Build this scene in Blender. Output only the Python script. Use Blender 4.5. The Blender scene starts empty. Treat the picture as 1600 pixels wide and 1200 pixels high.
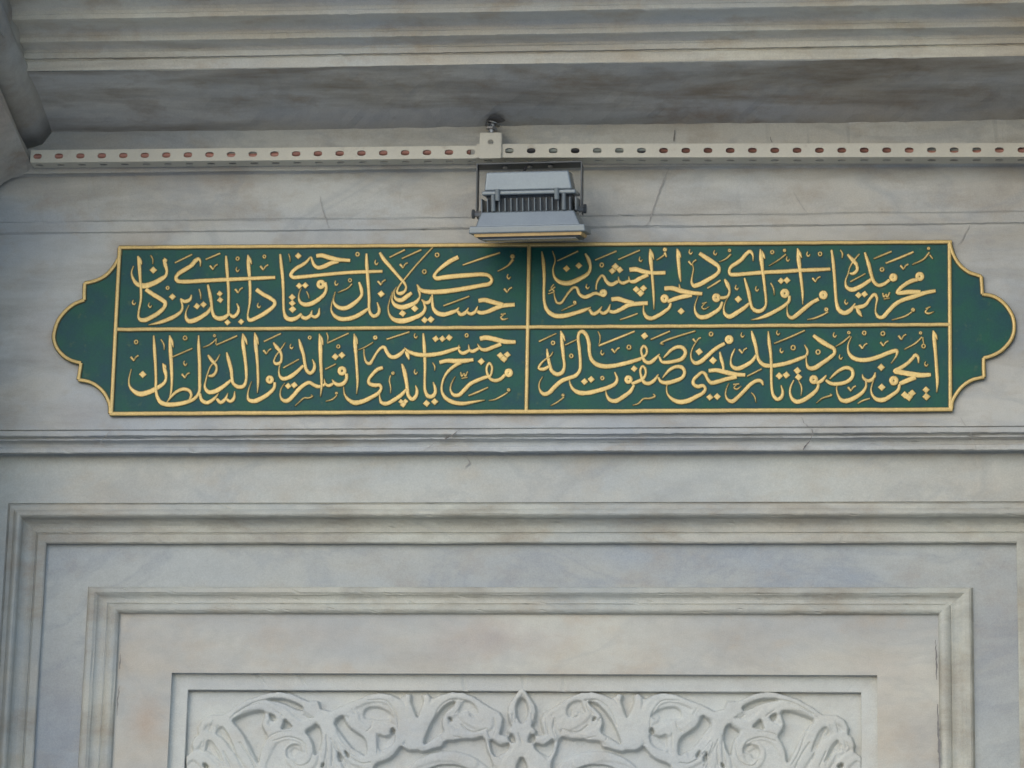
import bpy, bmesh, math, random
import numpy as np
from mathutils import Matrix, Vector

random.seed(7)
rng = np.random.default_rng(7)
scene = bpy.context.scene
C = scene.collection

# ------------------------------------------------------------------ camera
# measured vanishing points of the wall (photograph is 1600 x 1200)
VZ = np.array([470.0, -19600.0]); VX = np.array([51000.0, -280.0])
F = math.sqrt(VZ[0]*VX[0] + VZ[1]*(-VX[1]) * -1) if False else 5430.0
F = math.sqrt(-(VZ[0]*(-51000.0) + VZ[1]*280.0))
Zc = np.array([VZ[0], VZ[1], F]); Zc /= np.linalg.norm(Zc)
Xc = np.array([51000.0, -280.0, -F]); Xc -= Xc.dot(Zc)*Zc; Xc /= np.linalg.norm(Xc)
Yc = np.cross(Zc, Xc)                      # into the wall
if Yc[2] < 0: Yc = -Yc
DIST = 7.6
AX = np.stack([Xc, Yc, Zc])                # world = AX @ cam
fwd = AX @ np.array([0, 0, 1.0])
CAM = np.array([0.0, 0.0, 0.0]) - fwd*DIST
CAM[2] = 1.62                              # eye height
WALLC = CAM + fwd*(DIST)                   # the wall plane is y = WALLC[1]
CAM[1] -= WALLC[1]; CAM[0] -= WALLC[0]

cd = bpy.data.cameras.new('camera')
cam = bpy.data.objects.new('camera', cd); C.objects.link(cam)
rx = AX @ np.array([1.0, 0, 0]); ry = AX @ np.array([0, -1.0, 0]); rz = AX @ np.array([0, 0, -1.0])
M = Matrix(((rx[0], ry[0], rz[0], CAM[0]), (rx[1], ry[1], rz[1], CAM[1]), (rx[2], ry[2], rz[2], CAM[2]), (0, 0, 0, 1)))
cam.matrix_world = M
cd.sensor_fit = 'HORIZONTAL'; cd.sensor_width = 36.0
cd.lens = F*36.0/1600.0
cd.clip_start = 0.05; cd.clip_end = 500
scene.camera = cam

# ------------------------------------------------------------------ world, sun, exposure
world = bpy.data.worlds.new('World'); scene.world = world; world.use_nodes = True
wn = world.node_tree; wn.nodes.clear()
wo = wn.nodes.new('ShaderNodeOutputWorld'); bg = wn.nodes.new('ShaderNodeBackground')
sky = wn.nodes.new('ShaderNodeTexSky'); sky.sky_type = 'NISHITA'; sky.sun_disc = False
SUN_EL = math.radians(30); SUN_AZ = math.radians(205)   # azimuth clockwise from +Y
sky.sun_elevation = SUN_EL; sky.sun_rotation = SUN_AZ
sky.air_density = 1.0; sky.dust_density = 1.1; sky.ozone_density = 1.0
bg.inputs[1].default_value = 0.15
wn.links.new(sky.outputs[0], bg.inputs[0]); wn.links.new(bg.outputs[0], wo.inputs[0])
sd = bpy.data.lights.new('sun', 'SUN'); sd.energy = 0.5*0.75; sd.angle = math.radians(90); sd.color = (1.0, 0.98, 0.96)
sun = bpy.data.objects.new('sun', sd); C.objects.link(sun)
sdir = Vector((math.sin(SUN_AZ)*math.cos(SUN_EL), math.cos(SUN_AZ)*math.cos(SUN_EL), math.sin(SUN_EL)))
sun.rotation_euler = sdir.to_track_quat('Z', 'Y').to_euler()
sun.location = (-3, -8, 12)
scene.view_settings.view_transform = 'Standard'; scene.view_settings.look = 'None'
scene.view_settings.gamma = 1.0; scene.view_settings.exposure = 0.52
scene.view_settings.use_curve_mapping = False
scene.cycles.filter_width = 1.6
scene.cycles.use_denoising = True
scene.cycles.max_bounces = 5; scene.cycles.diffuse_bounces = 3; scene.cycles.glossy_bounces = 2; scene.cycles.transmission_bounces = 0

# ------------------------------------------------------------------ helpers
def P(px, py, depth=0.0):
    """point of the wall-parallel plane `depth` metres in front of the frieze seen at photo pixel px,py"""
    d = AX @ np.array([px-800.0, py-600.0, F])
    t = (-depth - CAM[1])/d[1]
    return CAM + d*t

def Pn(px, py, depth=0.0):
    px = np.asarray(px, float); py = np.asarray(py, float)
    v = np.stack([px-800.0, py-600.0, np.full_like(px, F)], -1)
    d = v @ AX.T
    t = (-depth - CAM[1])/d[..., 1]
    return CAM + d*t[..., None]

def ZY(py, depth, px=800.0):
    return P(px, py, depth)[2]

K = float(P(801, 600)[0]-P(800, 600)[0])   # metres per pixel on the wall

def obj(name, verts, faces, mat, parent=None, smooth=False, mats=None, fmat=None):
    me = bpy.data.meshes.new(name)
    me.from_pydata([tuple(map(float, v)) for v in verts], [], faces)
    for m in (mats or [mat]): me.materials.append(m)
    if fmat is not None: me.polygons.foreach_set('material_index', fmat)
    if smooth: me.polygons.foreach_set('use_smooth', [True]*len(me.polygons))
    me.update()
    o = bpy.data.objects.new(name, me); C.objects.link(o)
    if parent is not None:
        o.parent = parent
        o.matrix_parent_inverse = parent.matrix_basis.inverted() if parent.get('_w', 1) else Matrix()
    return o

def empty(name, loc, label, cat, group=None, rot=None):
    o = bpy.data.objects.new(name, None); C.objects.link(o); o.empty_display_size = 0.1
    o.location = loc
    if rot: o.rotation_euler = rot
    o['label'] = label; o['category'] = cat
    if group: o['group'] = group
    return o

def child_local(o, parent):
    o.parent = parent; o.matrix_parent_inverse = Matrix()

def box_vf(x0, x1, y0, y1, z0, z1):
    v = [(x0,y0,z0),(x1,y0,z0),(x1,y1,z0),(x0,y1,z0),(x0,y0,z1),(x1,y0,z1),(x1,y1,z1),(x0,y1,z1)]
    f = [(0,3,2,1),(4,5,6,7),(0,1,5,4),(1,2,6,5),(2,3,7,6),(3,0,4,7)]
    return v, f

def bevel_obj(o, w, seg=2):
    m = o.modifiers.new('bevel', 'BEVEL'); m.width = w; m.segments = seg; m.limit_method = 'ANGLE'; m.angle_limit = math.radians(35)
    return o

# ------------------------------------------------------------------ materials
def new_mat(name):
    m = bpy.data.materials.new(name); m.use_nodes = True
    nt = m.node_tree; b = nt.nodes['Principled BSDF']
    return m, nt, b

def N(nt, t, **kw):
    n = nt.nodes.new(t)
    for k, v in kw.items(): setattr(n, k, v)
    return n

def noise(nt, vec, scale, detail=4, rough=0.55, stretch=None, off=(0,0,0), dist=0.0):
    mp = N(nt, 'ShaderNodeMapping'); mp.inputs['Location'].default_value = off
    if stretch: mp.inputs['Scale'].default_value = stretch
    nt.links.new(vec, mp.inputs[0])
    n = N(nt, 'ShaderNodeTexNoise'); n.inputs['Scale'].default_value = scale
    n.inputs['Detail'].default_value = detail; n.inputs['Roughness'].default_value = rough
    n.inputs['Distortion'].default_value = dist
    nt.links.new(mp.outputs[0], n.inputs['Vector'])
    return n.outputs['Fac']

def ramp(nt, fac, stops):
    r = N(nt, 'ShaderNodeValToRGB'); e = r.color_ramp.elements
    while len(e) < len(stops): e.new(0.5)
    for i, (p, c) in enumerate(stops):
        e[i].position = p; e[i].color = (c[0], c[1], c[2], 1) if len(c) == 3 else c
    nt.links.new(fac, r.inputs[0]); return r.outputs[0]

def mix(nt, fac, a, b, mode='MIX'):
    m = N(nt, 'ShaderNodeMix', data_type='RGBA', blend_type=mode)
    if isinstance(fac, (int, float)): m.inputs[0].default_value = fac
    else: nt.links.new(fac, m.inputs[0])
    for i, s in ((6, a), (7, b)):
        if isinstance(s, tuple): m.inputs[i].default_value = (s[0], s[1], s[2], 1)
        else: nt.links.new(s, m.inputs[i])
    return m.outputs[2]

def N_half(nt, sock):
    m = nt.nodes.new('ShaderNodeMath'); m.operation = 'MULTIPLY'; m.inputs[1].default_value = 0.5
    nt.links.new(sock, m.inputs[0]); return m.outputs[0]

def marble(name, base, cool, warm, stain, seed=0.0, stain_amt=0.5, streak=0.5, vein=0.35, blot=0.4, flat=1.0, spots=()):
    m, nt, b = new_mat(name)
    tc = N(nt, 'ShaderNodeNewGeometry'); vec = tc.outputs['Position']
    tint = lambda c: (c[0]*.99, c[1]*1.012, c[2]*.965)
    base, cool, warm, stain = map(tint, (base, cool, warm, stain))
    o = (seed*3.1, seed*1.7, seed*2.3)
    st = (0.22+.55*(1-flat), 1, 2.8-1.5*(1-flat))
    n1 = noise(nt, vec, 1.6, 5, 0.6, stretch=(0.6, 1, 1.4), off=o)
    col = mix(nt, ramp(nt, n1, [(0.42, (0,0,0)), (0.58, (1,1,1))]), base, (cool[0]*.85, cool[1]*.865, cool[2]*.90))
    n2 = noise(nt, vec, 2.6, 5, 0.6, off=(o[0]+5, o[1], o[2]), stretch=(0.7, 1, 1.6))
    col = mix(nt, ramp(nt, n2, [(0.47, (0,0,0)), (0.70, (1,1,1))]), col, warm)
    # horizontal dirty streaks
    n3 = noise(nt, vec, 7.0, 6, 0.62, stretch=st, off=(o[0], 3, o[2]+4), dist=0.3)
    f3 = ramp(nt, n3, [(0.47, (0,0,0)), (0.70, (min(1, streak*1.15),)*3)])
    col = mix(nt, f3, col, stain)
    # small blotches
    n4 = noise(nt, vec, 11.0, 5, 0.65, off=(o[0]+9, 0, o[2]), stretch=(0.8, 1, 1.2))
    f4 = ramp(nt, n4, [(0.52, (0,0,0)), (0.72, (min(1, blot*1.15),)*3)])
    col = mix(nt, f4, col, (stain[0]*1.2, stain[1]*1.1, stain[2]*1.0))
    # individual stains: place in the photo, half sizes in pixels, depth, colour, strength
    for (sx, sy, srx, srz, sdep, scol, samt) in spots:
        c0 = P(sx, sy, sdep)
        mp = N(nt, 'ShaderNodeMapping', vector_type='POINT')
        kx, kz = 1/(srx*K), 1/(srz*K)
        mp.inputs['Scale'].default_value = (kx, 0.0, kz); mp.inputs['Location'].default_value = (-c0[0]*kx, 0, -c0[2]*kz)
        nt.links.new(vec, mp.inputs[0])
        ln = N(nt, 'ShaderNodeVectorMath', operation='LENGTH'); nt.links.new(mp.outputs[0], ln.inputs[0])
        nz = noise(nt, vec, 14.0, 4, 0.65, off=(sx*.01, 0, sy*.01))
        ad = N(nt, 'ShaderNodeMath', operation='MULTIPLY_ADD'); nt.links.new(nz, ad.inputs[0]); ad.inputs[1].default_value = 1.6; nt.links.new(ln.outputs['Value'], ad.inputs[2])
        col = mix(nt, ramp(nt, ad.outputs[0], [(0.55, (samt,)*3), (1.0, (samt*.45,)*3), (1.0, (samt*.45,)*3)][:2] + [(1.0, (0,0,0))]) if False else ramp(nt, N_half(nt, ad.outputs[0]), [(0.30, (samt,)*3), (0.90, (0,0,0))]), col, scol)
    # fine veins
    n5 = noise(nt, vec, 2.4, 5, 0.6, off=(o[0]+2, 1, o[2]+7), stretch=(1.0, 1, 1.7), dist=0.8)
    ab = N(nt, 'ShaderNodeMath', operation='ABSOLUTE'); sb = N(nt, 'ShaderNodeMath', operation='SUBTRACT')
    nt.links.new(n5, sb.inputs[0]); sb.inputs[1].default_value = 0.5; nt.links.new(sb.outputs[0], ab.inputs[0])
    f5 = ramp(nt, ab.outputs[0], [(0.0, (vein*.8,)*3), (0.045, (0,0,0))])
    col = mix(nt, f5, col, (cool[0]*0.62, cool[1]*0.64, cool[2]*0.70))
    # fine mottling and pits
    n8 = noise(nt, vec, 34.0, 5, 0.7, off=(o[0]+1, 0, o[2]+3))
    col = mix(nt, 1.0, col, ramp(nt, n8, [(0.30, (0.945,0.945,0.945)), (0.52, (1.0,1.0,1.0)), (0.75, (1.035,1.035,1.035))]), 'MULTIPLY')
    # grain
    n6 = noise(nt, vec, 420.0, 2, 0.7)
    g = ramp(nt, n6, [(0.25, (0.87,0.87,0.88)), (0.75, (1.11,1.11,1.10))])
    col = mix(nt, 1.0, col, g, 'MULTIPLY')
    nt.links.new(col, b.inputs['Base Color'])
    b.inputs['Roughness'].default_value = 0.62
    b.inputs['Specular IOR Level'].default_value = 0.3
    bp = N(nt, 'ShaderNodeBump'); bp.inputs['Strength'].default_value = 0.25; bp.inputs['Distance'].default_value = 0.004
    n7 = noise(nt, vec, 38.0, 4, 0.65, stretch=(0.6, 1, 1.3))
    nt.links.new(n7, bp.inputs['Height']); nt.links.new(bp.outputs[0], b.inputs['Normal'])
    return m

MB = {}
MB['cornice'] = marble('weathered_cornice_marble', (.66,.65,.60), (.66,.66,.64), (.58,.53,.46), (.36,.31,.25), 1.0, streak=.7, blot=.55, vein=.2)
MB['soffit'] = marble('sooty_soffit_marble', (.60,.58,.55), (.54,.54,.54), (.50,.45,.39), (.24,.20,.16), 2.0, streak=.85, blot=.55, vein=.3)
MB['frieze'] = marble('blue_grey_marble', (.50,.505,.50), (.46,.48,.505), (.475,.45,.41), (.29,.27,.25), 3.0, flat=.6, streak=.5, blot=.55, spots=[(220, 385, 70, 40, 0, (.40,.33,.26), .45), (60, 520, 50, 60, 0, (.36,.32,.30), .4), (120, 650, 60, 30, 0, (.30,.29,.29), .45), (330, 285, 160, 30, .01, (.38,.33,.27), .4), (700, 300, 120, 40, .01, (.42,.39,.33), .35), (1560, 300, 60, 70, .01, (.27,.25,.23), .5), (520, 395, 90, 40, 0, (.40,.35,.30), .3), (800, 655, 70, 12, 0, (.30,.24,.17), .5)], vein=.4)
MB['wall'] = marble('pale_grey_marble', (.47,.48,.465), (.445,.46,.465), (.47,.455,.42), (.35,.33,.295), 4.0, flat=.1, streak=.32, blot=.35, vein=.3)
MB['frame'] = marble('greyish_frame_marble', (.48,.48,.44), (.45,.46,.45), (.46,.43,.38), (.28,.25,.21), 5.0, flat=.2, streak=.7, blot=.4, vein=.25)
MB['field'] = marble('cool_field_marble', (.41,.43,.44), (.375,.405,.445), (.415,.415,.395), (.28,.28,.285), 6.0, flat=.1, spots=[(90, 1080, 60, 110, -.058, (.27,.275,.29), .55), (1560, 1000, 60, 160, -.058, (.30,.29,.285), .4), (250, 940, 90, 20, -.058, (.29,.30,.32), .4)], streak=.25, blot=.45, vein=.35)
MB['warm'] = marble('warm_beige_marble', (.52,.505,.465), (.48,.475,.46), (.50,.45,.39), (.38,.32,.26), 7.5, flat=.1, streak=.3, blot=.35, spots=[(232, 1128, 45, 50, -.06, (.42,.29,.19), .6), (760, 1000, 130, 45, -.06, (.38,.335,.325), .6), (1440, 1140, 60, 40, -.06, (.36,.345,.32), .5), (480, 990, 120, 30, -.06, (.42,.37,.31), .4), (1385, 1040, 60, 25, -.06, (.44,.40,.35), .4)], vein=.25)
MB['carved'] = marble('white_carved_marble', (.54,.55,.54), (.52,.53,.535), (.53,.515,.48), (.40,.38,.35), 8.0, flat=.1, streak=.15, blot=.3, vein=.12)
MB['pier'] = marble('rough_pier_marble', (.54,.53,.50), (.48,.49,.50), (.48,.42,.38), (.24,.21,.185), 9.0, flat=.1, streak=.5, blot=.7, vein=.3)
MB['ovolo'] = marble('dark_weathered_marble', (.46,.45,.43), (.40,.405,.41), (.40,.365,.33), (.20,.18,.16), 10.0, flat=.3, streak=.5, blot=.5, vein=.2)

def paint(name, c1, c2, scale, rough=0.5, metal=0.0, spec=0.4, c3=None, bump=0.15, fine=300.0, finec=0.12):
    m, nt, b = new_mat(name)
    vec = N(nt, 'ShaderNodeNewGeometry').outputs['Position']
    n = noise(nt, vec, scale, 5, 0.6)
    col = mix(nt, ramp(nt, n, [(0.35, (0,0,0)), (0.65, (1,1,1))]), c1, c2)
    if c3:
        n2 = noise(nt, vec, scale*2.7, 6, 0.7, off=(4, 2, 9))
        col = mix(nt, ramp(nt, n2, [(0.60, (0,0,0)), (0.72, (1,1,1))]), col, c3)
    n6 = noise(nt, vec, fine, 2, 0.7, off=(1, 2, 3))
    col = mix(nt, 1.0, col, ramp(nt, n6, [(0.25, (1-finec,)*3), (0.75, (1+finec,)*3)]), 'MULTIPLY')
    nt.links.new(col, b.inputs['Base Color'])
    b.inputs['Roughness'].default_value = rough; b.inputs['Metallic'].default_value = metal
    b.inputs['Specular IOR Level'].default_value = spec
    if bump:
        bp = N(nt, 'ShaderNodeBump'); bp.inputs['Strength'].default_value = bump; bp.inputs['Distance'].default_value = 0.002
        nt.links.new(noise(nt, vec, 90.0, 4, 0.6), bp.inputs['Height']); nt.links.new(bp.outputs[0], b.inputs['Normal'])
    return m

GOLD = paint('gold_leaf_paint', (.68,.50,.19), (.57,.41,.15), 22.0, 0.40, 0.25, 0.5, c3=(.54,.41,.20), finec=.14)
GOLDB = paint('gold_border_paint', (.66,.485,.19), (.53,.39,.155), 14.0, 0.40, 0.22, 0.5, c3=(.44,.31,.15), finec=.16)
EDGE = paint('ochre_shadow_edge', (.13,.115,.055), (.09,.10,.055), 20.0, 0.7, 0, 0.3, finec=.1)  # brownish shadow edge of the raised gold, put into the colour
GREEN = paint('green_enamel_field', (.014,.092,.066), (.013,.068,.080), 16.0, 0.5, 0, 0.2, c3=(.050,.105,.072), finec=.12)
RAILP = paint('cream_powder_coat', (.56,.55,.465), (.50,.49,.42), 7.0, 0.45, 0, 0.4, c3=(.44,.41,.34), bump=.05, finec=.05)
LAMPG = paint('grey_cast_aluminium', (.185,.225,.25), (.16,.195,.225), 12.0, 0.30, 0.3, 0.6, bump=.1, finec=.06)
LAMPD = paint('dark_cast_aluminium', (.13,.145,.16), (.10,.115,.13), 12.0, 0.5, 0.2, 0.4, bump=.1)
STEEL = paint('galvanised_steel', (.36,.37,.38), (.28,.29,.30), 20.0, 0.35, 0.8, 0.5, bump=.05)
DARKS = paint('dark_bracket_steel', (.085,.095,.105), (.06,.07,.075), 20.0, 0.45, 0.3, 0.5, bump=.05)
AMBER = paint('amber_strip', (.62,.44,.20), (.52,.37,.18), 30.0, 0.5, 0, 0.4, bump=.05)
REDC = paint('red_cable_sheath', (.42,.20,.155), (.34,.165,.13), 6.0, 0.5, 0, 0.4, bump=.05)
GREYC = paint('grey_green_cable_sheath', (.40,.43,.39), (.32,.36,.33), 6.0, 0.5, 0, 0.4, bump=.05)
BLACKC = paint('black_cable_sheath', (.02,.02,.024), (.03,.03,.034), 6.0, 0.5, 0, 0.4, bump=.05)
CRACK = paint('crack_dirt', (.17,.165,.16), (.24,.235,.225), 12.0, 0.9, 0, 0.1, bump=0)
CRACKL = paint('hairline_dirt', (.31,.31,.30), (.37,.365,.355), 12.0, 0.9, 0, 0.1, bump=0)
PAVE = paint('paving_stone', (.46,.45,.43), (.40,.39,.375), 0.8, 0.8, 0, 0.3, c3=(.34,.33,.32), bump=.3)
SHADE_EAVE = paint('shade_eave_brown', (.20,.17,.13), (.16,.135,.105), 2.0, 0.7, 0, 0.3, bump=.2)
mg, nt, b = new_mat('lamp_glass'); b.inputs['Base Color'].default_value = (.55,.58,.6,1); b.inputs['Roughness'].default_value = .08; b.inputs['Specular IOR Level'].default_value = .6
GLASS = mg

# ------------------------------------------------------------------ ground
v, f = box_vf(-60, 60, -120, 30, -0.2, 0.0)
g = obj('ground', v, f, PAVE); g['kind'] = 'structure'
g['label'] = 'grey paved ground in front of the fountain'

# ------------------------------------------------------------------ marble facade
fac = empty('marble_facade', (0, 0, 0), 'weathered grey and white marble fountain facade with cornice, mouldings and carved panel', 'facade')
XL, XR = P(-60, 600)[0], P(1700, 600)[0]

def wobble_profile(name, prof, mat, x0=XL, x1=XR, nx=240, amp=0.0009, smooth=False):
    """horizontal moulding: prof = list of (photo row at x=800, depth) top to bottom; worn, slightly uneven edges"""
    xs = np.linspace(x0, x1, nx); n = len(prof); verts = []; faces = []
    zz = [ZY(y, d) for y, d in prof]
    ph = rng.uniform(0, 6.28, (n, 4)); fr = rng.uniform(2, 22, (n, 4))
    chip = rng.random((nx, n)); chip = np.where(chip > .985, rng.uniform(.0006, .0030, (nx, n)), 0.0)
    chip[1:] = np.maximum(chip[1:], chip[:-1]*.5)
    for i, x in enumerate(xs):
        for j, (y, d) in enumerate(prof):
            w = amp*0.16*sum(math.sin(fr[j, k]*x+ph[j, k]) for k in range(4)) + rng.normal(0, amp*0.25)
            w2 = amp*0.2*sum(math.sin(fr[j, k]*1.3*x+ph[j, k]*2) for k in range(4))
            if j in (0, n-1): w = w2 = 0
            verts.append((x, -d+w2+(chip[i, j] if 0 < j < n-1 else 0), zz[j]+w+(chip[i, j]*.4 if 0 < j < n-1 else 0)))
    for i in range(nx-1):
        for j in range(n-1):
            a = i*n+j; faces.append((a, a+1, a+n+1, a+n))
    return obj(name, verts, faces, mat, fac, smooth)

def arc_pts(y0, d0, y1, d1, n, bulge):
    """n points from (y0,d0) to (y1,d1) bowed by `bulge` (share of chord) in depth"""
    out = []
    for i in range(n+1):
        t = i/n
        out.append((y0+(y1-y0)*t, d0+(d1-d0)*t + bulge*4*t*(1-t)))
    return out

# depth of the soffit front edge: same height as its back edge
z_s = ZY(197.5, 0.03)
lo, hi = 0.1, 1.2
for _ in range(60):
    mid = (lo+hi)/2
    if ZY(99, mid) < z_s+0.004: lo = mid     # row 99 at greater depth is lower
    else: hi = mid
# a ray at row 99: height falls as the plane comes closer; find depth where it equals z_s
def depth_for(row, z):
    d = AX @ np.array([0.0, row-600.0, F]); t = (z-CAM[2])/d[2]
    return -(CAM[1]+d[1]*t)
DS = depth_for(99.5, z_s+0.05)
def cavetto(r0, d0, r1, d1, n=6):
    return [(r0+(r1-r0)*i/n, d0+(d1-d0)*(i/n)**2.1) for i in range(n+1)]
corn = [(99.5, DS), (84.5, DS+.001), (83.2, DS-.003), (81.2, DS-.003), (80, DS+.004), (71.5, DS+.005)]
corn += cavetto(70.3, DS+.007, 55, DS+.046) + [(53.6, DS+.050), (46, DS+.051)]
corn += cavetto(44.8, DS+.053, 19, DS+.124, 8) + [(17.4, DS+.128), (11, DS+.129)]
corn += cavetto(9.8, DS+.131, -25, DS+.215, 7) + [(-27, DS+.22), (-70, DS+.23)]
wobble_profile('cornice', corn[::-1], MB['cornice'], amp=.0014)
sof = []
for i in range(9):
    t = i/8
    d = 0.03 + (DS-0.004-0.03)*t
    zz = z_s + 0.05*t + 0.006*math.sin(t*math.pi)
    sof.append((d, zz))
xs = np.linspace(XL, XR, 110); verts = []; faces = []
for x in xs:
    for (d, z) in sof:
        verts.append((x, -d, z + 0.0016*math.sin(5*x+d*30) + rng.normal(0, .0006)))
n = len(sof)
for i in range(len(xs)-1):
    for j in range(n-1):
        a = i*n+j; faces.append((a, a+1, a+n+1, a+n))
# front lip of soffit up to the cornice bottom row
obj('soffit', verts, faces, MB['soffit'], fac)

wobble_profile('fascia_band', [(190, .030), (197.8, .030), (258, .031), (262, .030), (264.5, .014), (268, .0095), (336.6, .0085), (337.8, .0080), (340.0, .0056), (341.4, .0052), (354.4, .0048), (355.6, .0042), (357.8, 0.0008), (359, 0.0)], MB['frieze'], amp=.0012)
wobble_profile('frieze', [(359, 0.0), (420, .0003), (500, 0), (580, .0003), (668.6, 0.0), (669.4, -.004), (670.2, -.004)], MB['frieze'], amp=.0006)
wobble_profile('string_moulding', [(670.2, -.004), (670.9, .009), (677.5, .010)] + arc_pts(678.5, .009, 683, -.001, 3, -.002) + [(683.8, .004), (685.4, .004)] + arc_pts(686.4, .000, 697, -.008, 5, -.006) + [(697.8, -.001), (704.5, -.001), (706, -.004), (706.8, -.030), (709, -.033)], MB['frieze'], amp=.0012)

# outer and inner rectangular frames ------------------------------------------------
ZB = 0.55     # bottom of the frames, far below the picture
D_WALL, D_F1, D_F2, D_BAND, D_CARVE = -.032, -.058, -.062, -.077, -.093

def frame_sweep(name, xl, xr, zt, prof, mat, amp=.0009, sx=1.0):
    """prof: (offset outward from the inner edge in metres, depth); swept up, across and down with mitres"""
    verts = []; faces = []; n = len(prof)
    path = []
    for z in np.linspace(ZB, zt, 46)[:-1]: path.append(('L', z))
    path.append(('CL', 0))
    for t in np.linspace(0, 1, 200)[1:-1]: path.append(('T', t))
    path.append(('CR', 0))
    for z in np.linspace(zt, ZB, 46)[1:]: path.append(('R', z))
    ph = rng.uniform(0, 6.28, (n, 3)); fr = rng.uniform(3, 20, (n, 3))
    for i, (k, a) in enumerate(path):
        for j, (o, d) in enumerate(prof):
            s = i*0.02
            ck = float(rng.uniform(.0006, .0026)) if rng.random() > .985 and 0 < j < n-1 else 0.0
            w = 0 if j in (0, n-1) else amp*0.16*sum(math.sin(fr[j, q]*s+ph[j, q]) for q in range(3)) + rng.normal(0, amp*.22)
            if k == 'L': p = (xl-o*sx-w, -d+ck, a)
            elif k == 'CL': p = (xl-o*sx, -d, zt+o)
            elif k == 'T': p = (xl-o*sx+(xr-xl+2*o*sx)*a, -d+w*.3+ck, zt+o+w+ck*.4)
            elif k == 'CR': p = (xr+o*sx, -d, zt+o)
            else: p = (xr+o*sx+w, -d+ck, a)
            verts.append(p)
    for i in range(len(path)-1):
        for j in range(n-1):
            a = i*n+j; faces.append((a, a+1, a+n+1, a+n))
    return obj(name, verts, faces, mat, fac)

def rows(prof, inner_row):
    zi = ZY(inner_row, prof[-1][1] if prof[0][0] < prof[-1][0] else prof[0][1])
    return [(ZY(r, d)-zi, d) for r, d in prof]

def oprof(points, inner):
    zi = ZY(inner[0], inner[1])
    return [(ZY(r, d)-zi, d) for r, d in points], zi

pts1 = [(784.2, D_WALL), (785.6, -.0355), (787.0, -.034), (788.6, -.0275), (794.0, -.026)] + arc_pts(795.0, -.0255, 808.5, -.0255, 8, .010) + [(810, -.034)] + arc_pts(811, -.037, 831.6, -.046, 6, -.007) + [(832.8, -.0485), (834.0, -.047), (835.4, -.0440), (846.5, -.0435), (848.8, -.046), (850.2, D_F1)]
of1, zt1 = oprof(pts1, (850.2, D_F1))
xl1 = P(72.0, 882, D_F1)[0]; xr1 = P(1589, 882, D_F1)[0]
frame_sweep('outer_frame_moulding', xl1, xr1, zt1, of1, MB['frame'], .0011)
pts2 = [(917.3, D_F1), (918.4, -.0475), (920.5, -.0450), (925.5, -.0450), (928.0, -.0475)] + arc_pts(929.2, -.0485, 942.6, -.0545, 5, -.004) + [(944.0, -.0560)] + arc_pts(945.2, -.0525, 957.8, -.0535, 6, .0050) + [(960.3, D_F2)]
of2, zt2 = oprof(pts2, (960.3, D_F2))
xl2 = P(186.0, 1000, D_F2)[0]; xr2 = P(1466.5, 1000, D_F2)[0]
frame_sweep('inner_frame_moulding', xl2, xr2, zt2, of2, MB['frame'], .0010, 1.24)
pts3 = [(1052.2, D_F2), (1053.4, D_F2-.003), (1054.0, D_BAND), (1079.0, D_BAND-.002), (1080.2, D_BAND-.004), (1080.8, D_CARVE)]
of3, zt3 = oprof(pts3, (1080.8, D_CARVE))
xl3 = P(293.5, 1110, D_CARVE)[0]; xr3 = P(1346.5, 1110, D_CARVE)[0]
frame_sweep('carved_panel_rim', xl3, xr3, zt3, of3, MB['carved'], .0006)

def sheet_pieces(name, rects, depth, mat, nx=1):
    verts = []; faces = []
    for (x0, x1, z0, z1) in rects:
        b0 = len(verts); verts += [(x0, -depth, z0), (x1, -depth, z0), (x1, -depth, z1), (x0, -depth, z1)]
        faces.append((b0, b0+1, b0+2, b0+3))
    return obj(name, verts, faces, mat, fac)
ow1, ow2, ow3 = of1[0][0], of2[0][0], of3[0][0]
z_w = ZY(708, D_WALL)
sheet_pieces('wall_face', [(XL, XR, zt1+ow1-.001, z_w+.01), (XL, xl1-ow1+.001, 0, zt1+ow1-.001), (xr1+ow1-.001, XR, 0, zt1+ow1-.001)], D_WALL, MB['wall'])
sheet_pieces('outer_field', [(xl1-.001, xr1+.001, zt2+ow2-.001, zt1+.001), (xl1-.001, xl2-ow2*1.24+.001, ZB, zt2+ow2-.001), (xr2+ow2*1.24-.001, xr1+.001, ZB, zt2+ow2-.001)], D_F1, MB['field'])
sheet_pieces('inner_field', [(xl2-.001, xr2+.001, zt3+ow3-.001, zt2+.001), (xl2-.001, xl3-ow3+.001, ZB, zt3+ow3-.001), (xr3+ow3-.001, xr2+.001, ZB, zt3+ow3-.001)], D_F2, MB['warm'])
v, f = box_vf(XL-2.5, XR+2.5, 0.16, 0.6, 0, 6.2); obj('core_wall', v, f, MB['wall'], fac)
v, f = box_vf(XL, XR, 0.05, 0.155, 0, ZB-.002); obj('plinth_wall', v, f, MB['wall'], fac)

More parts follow.
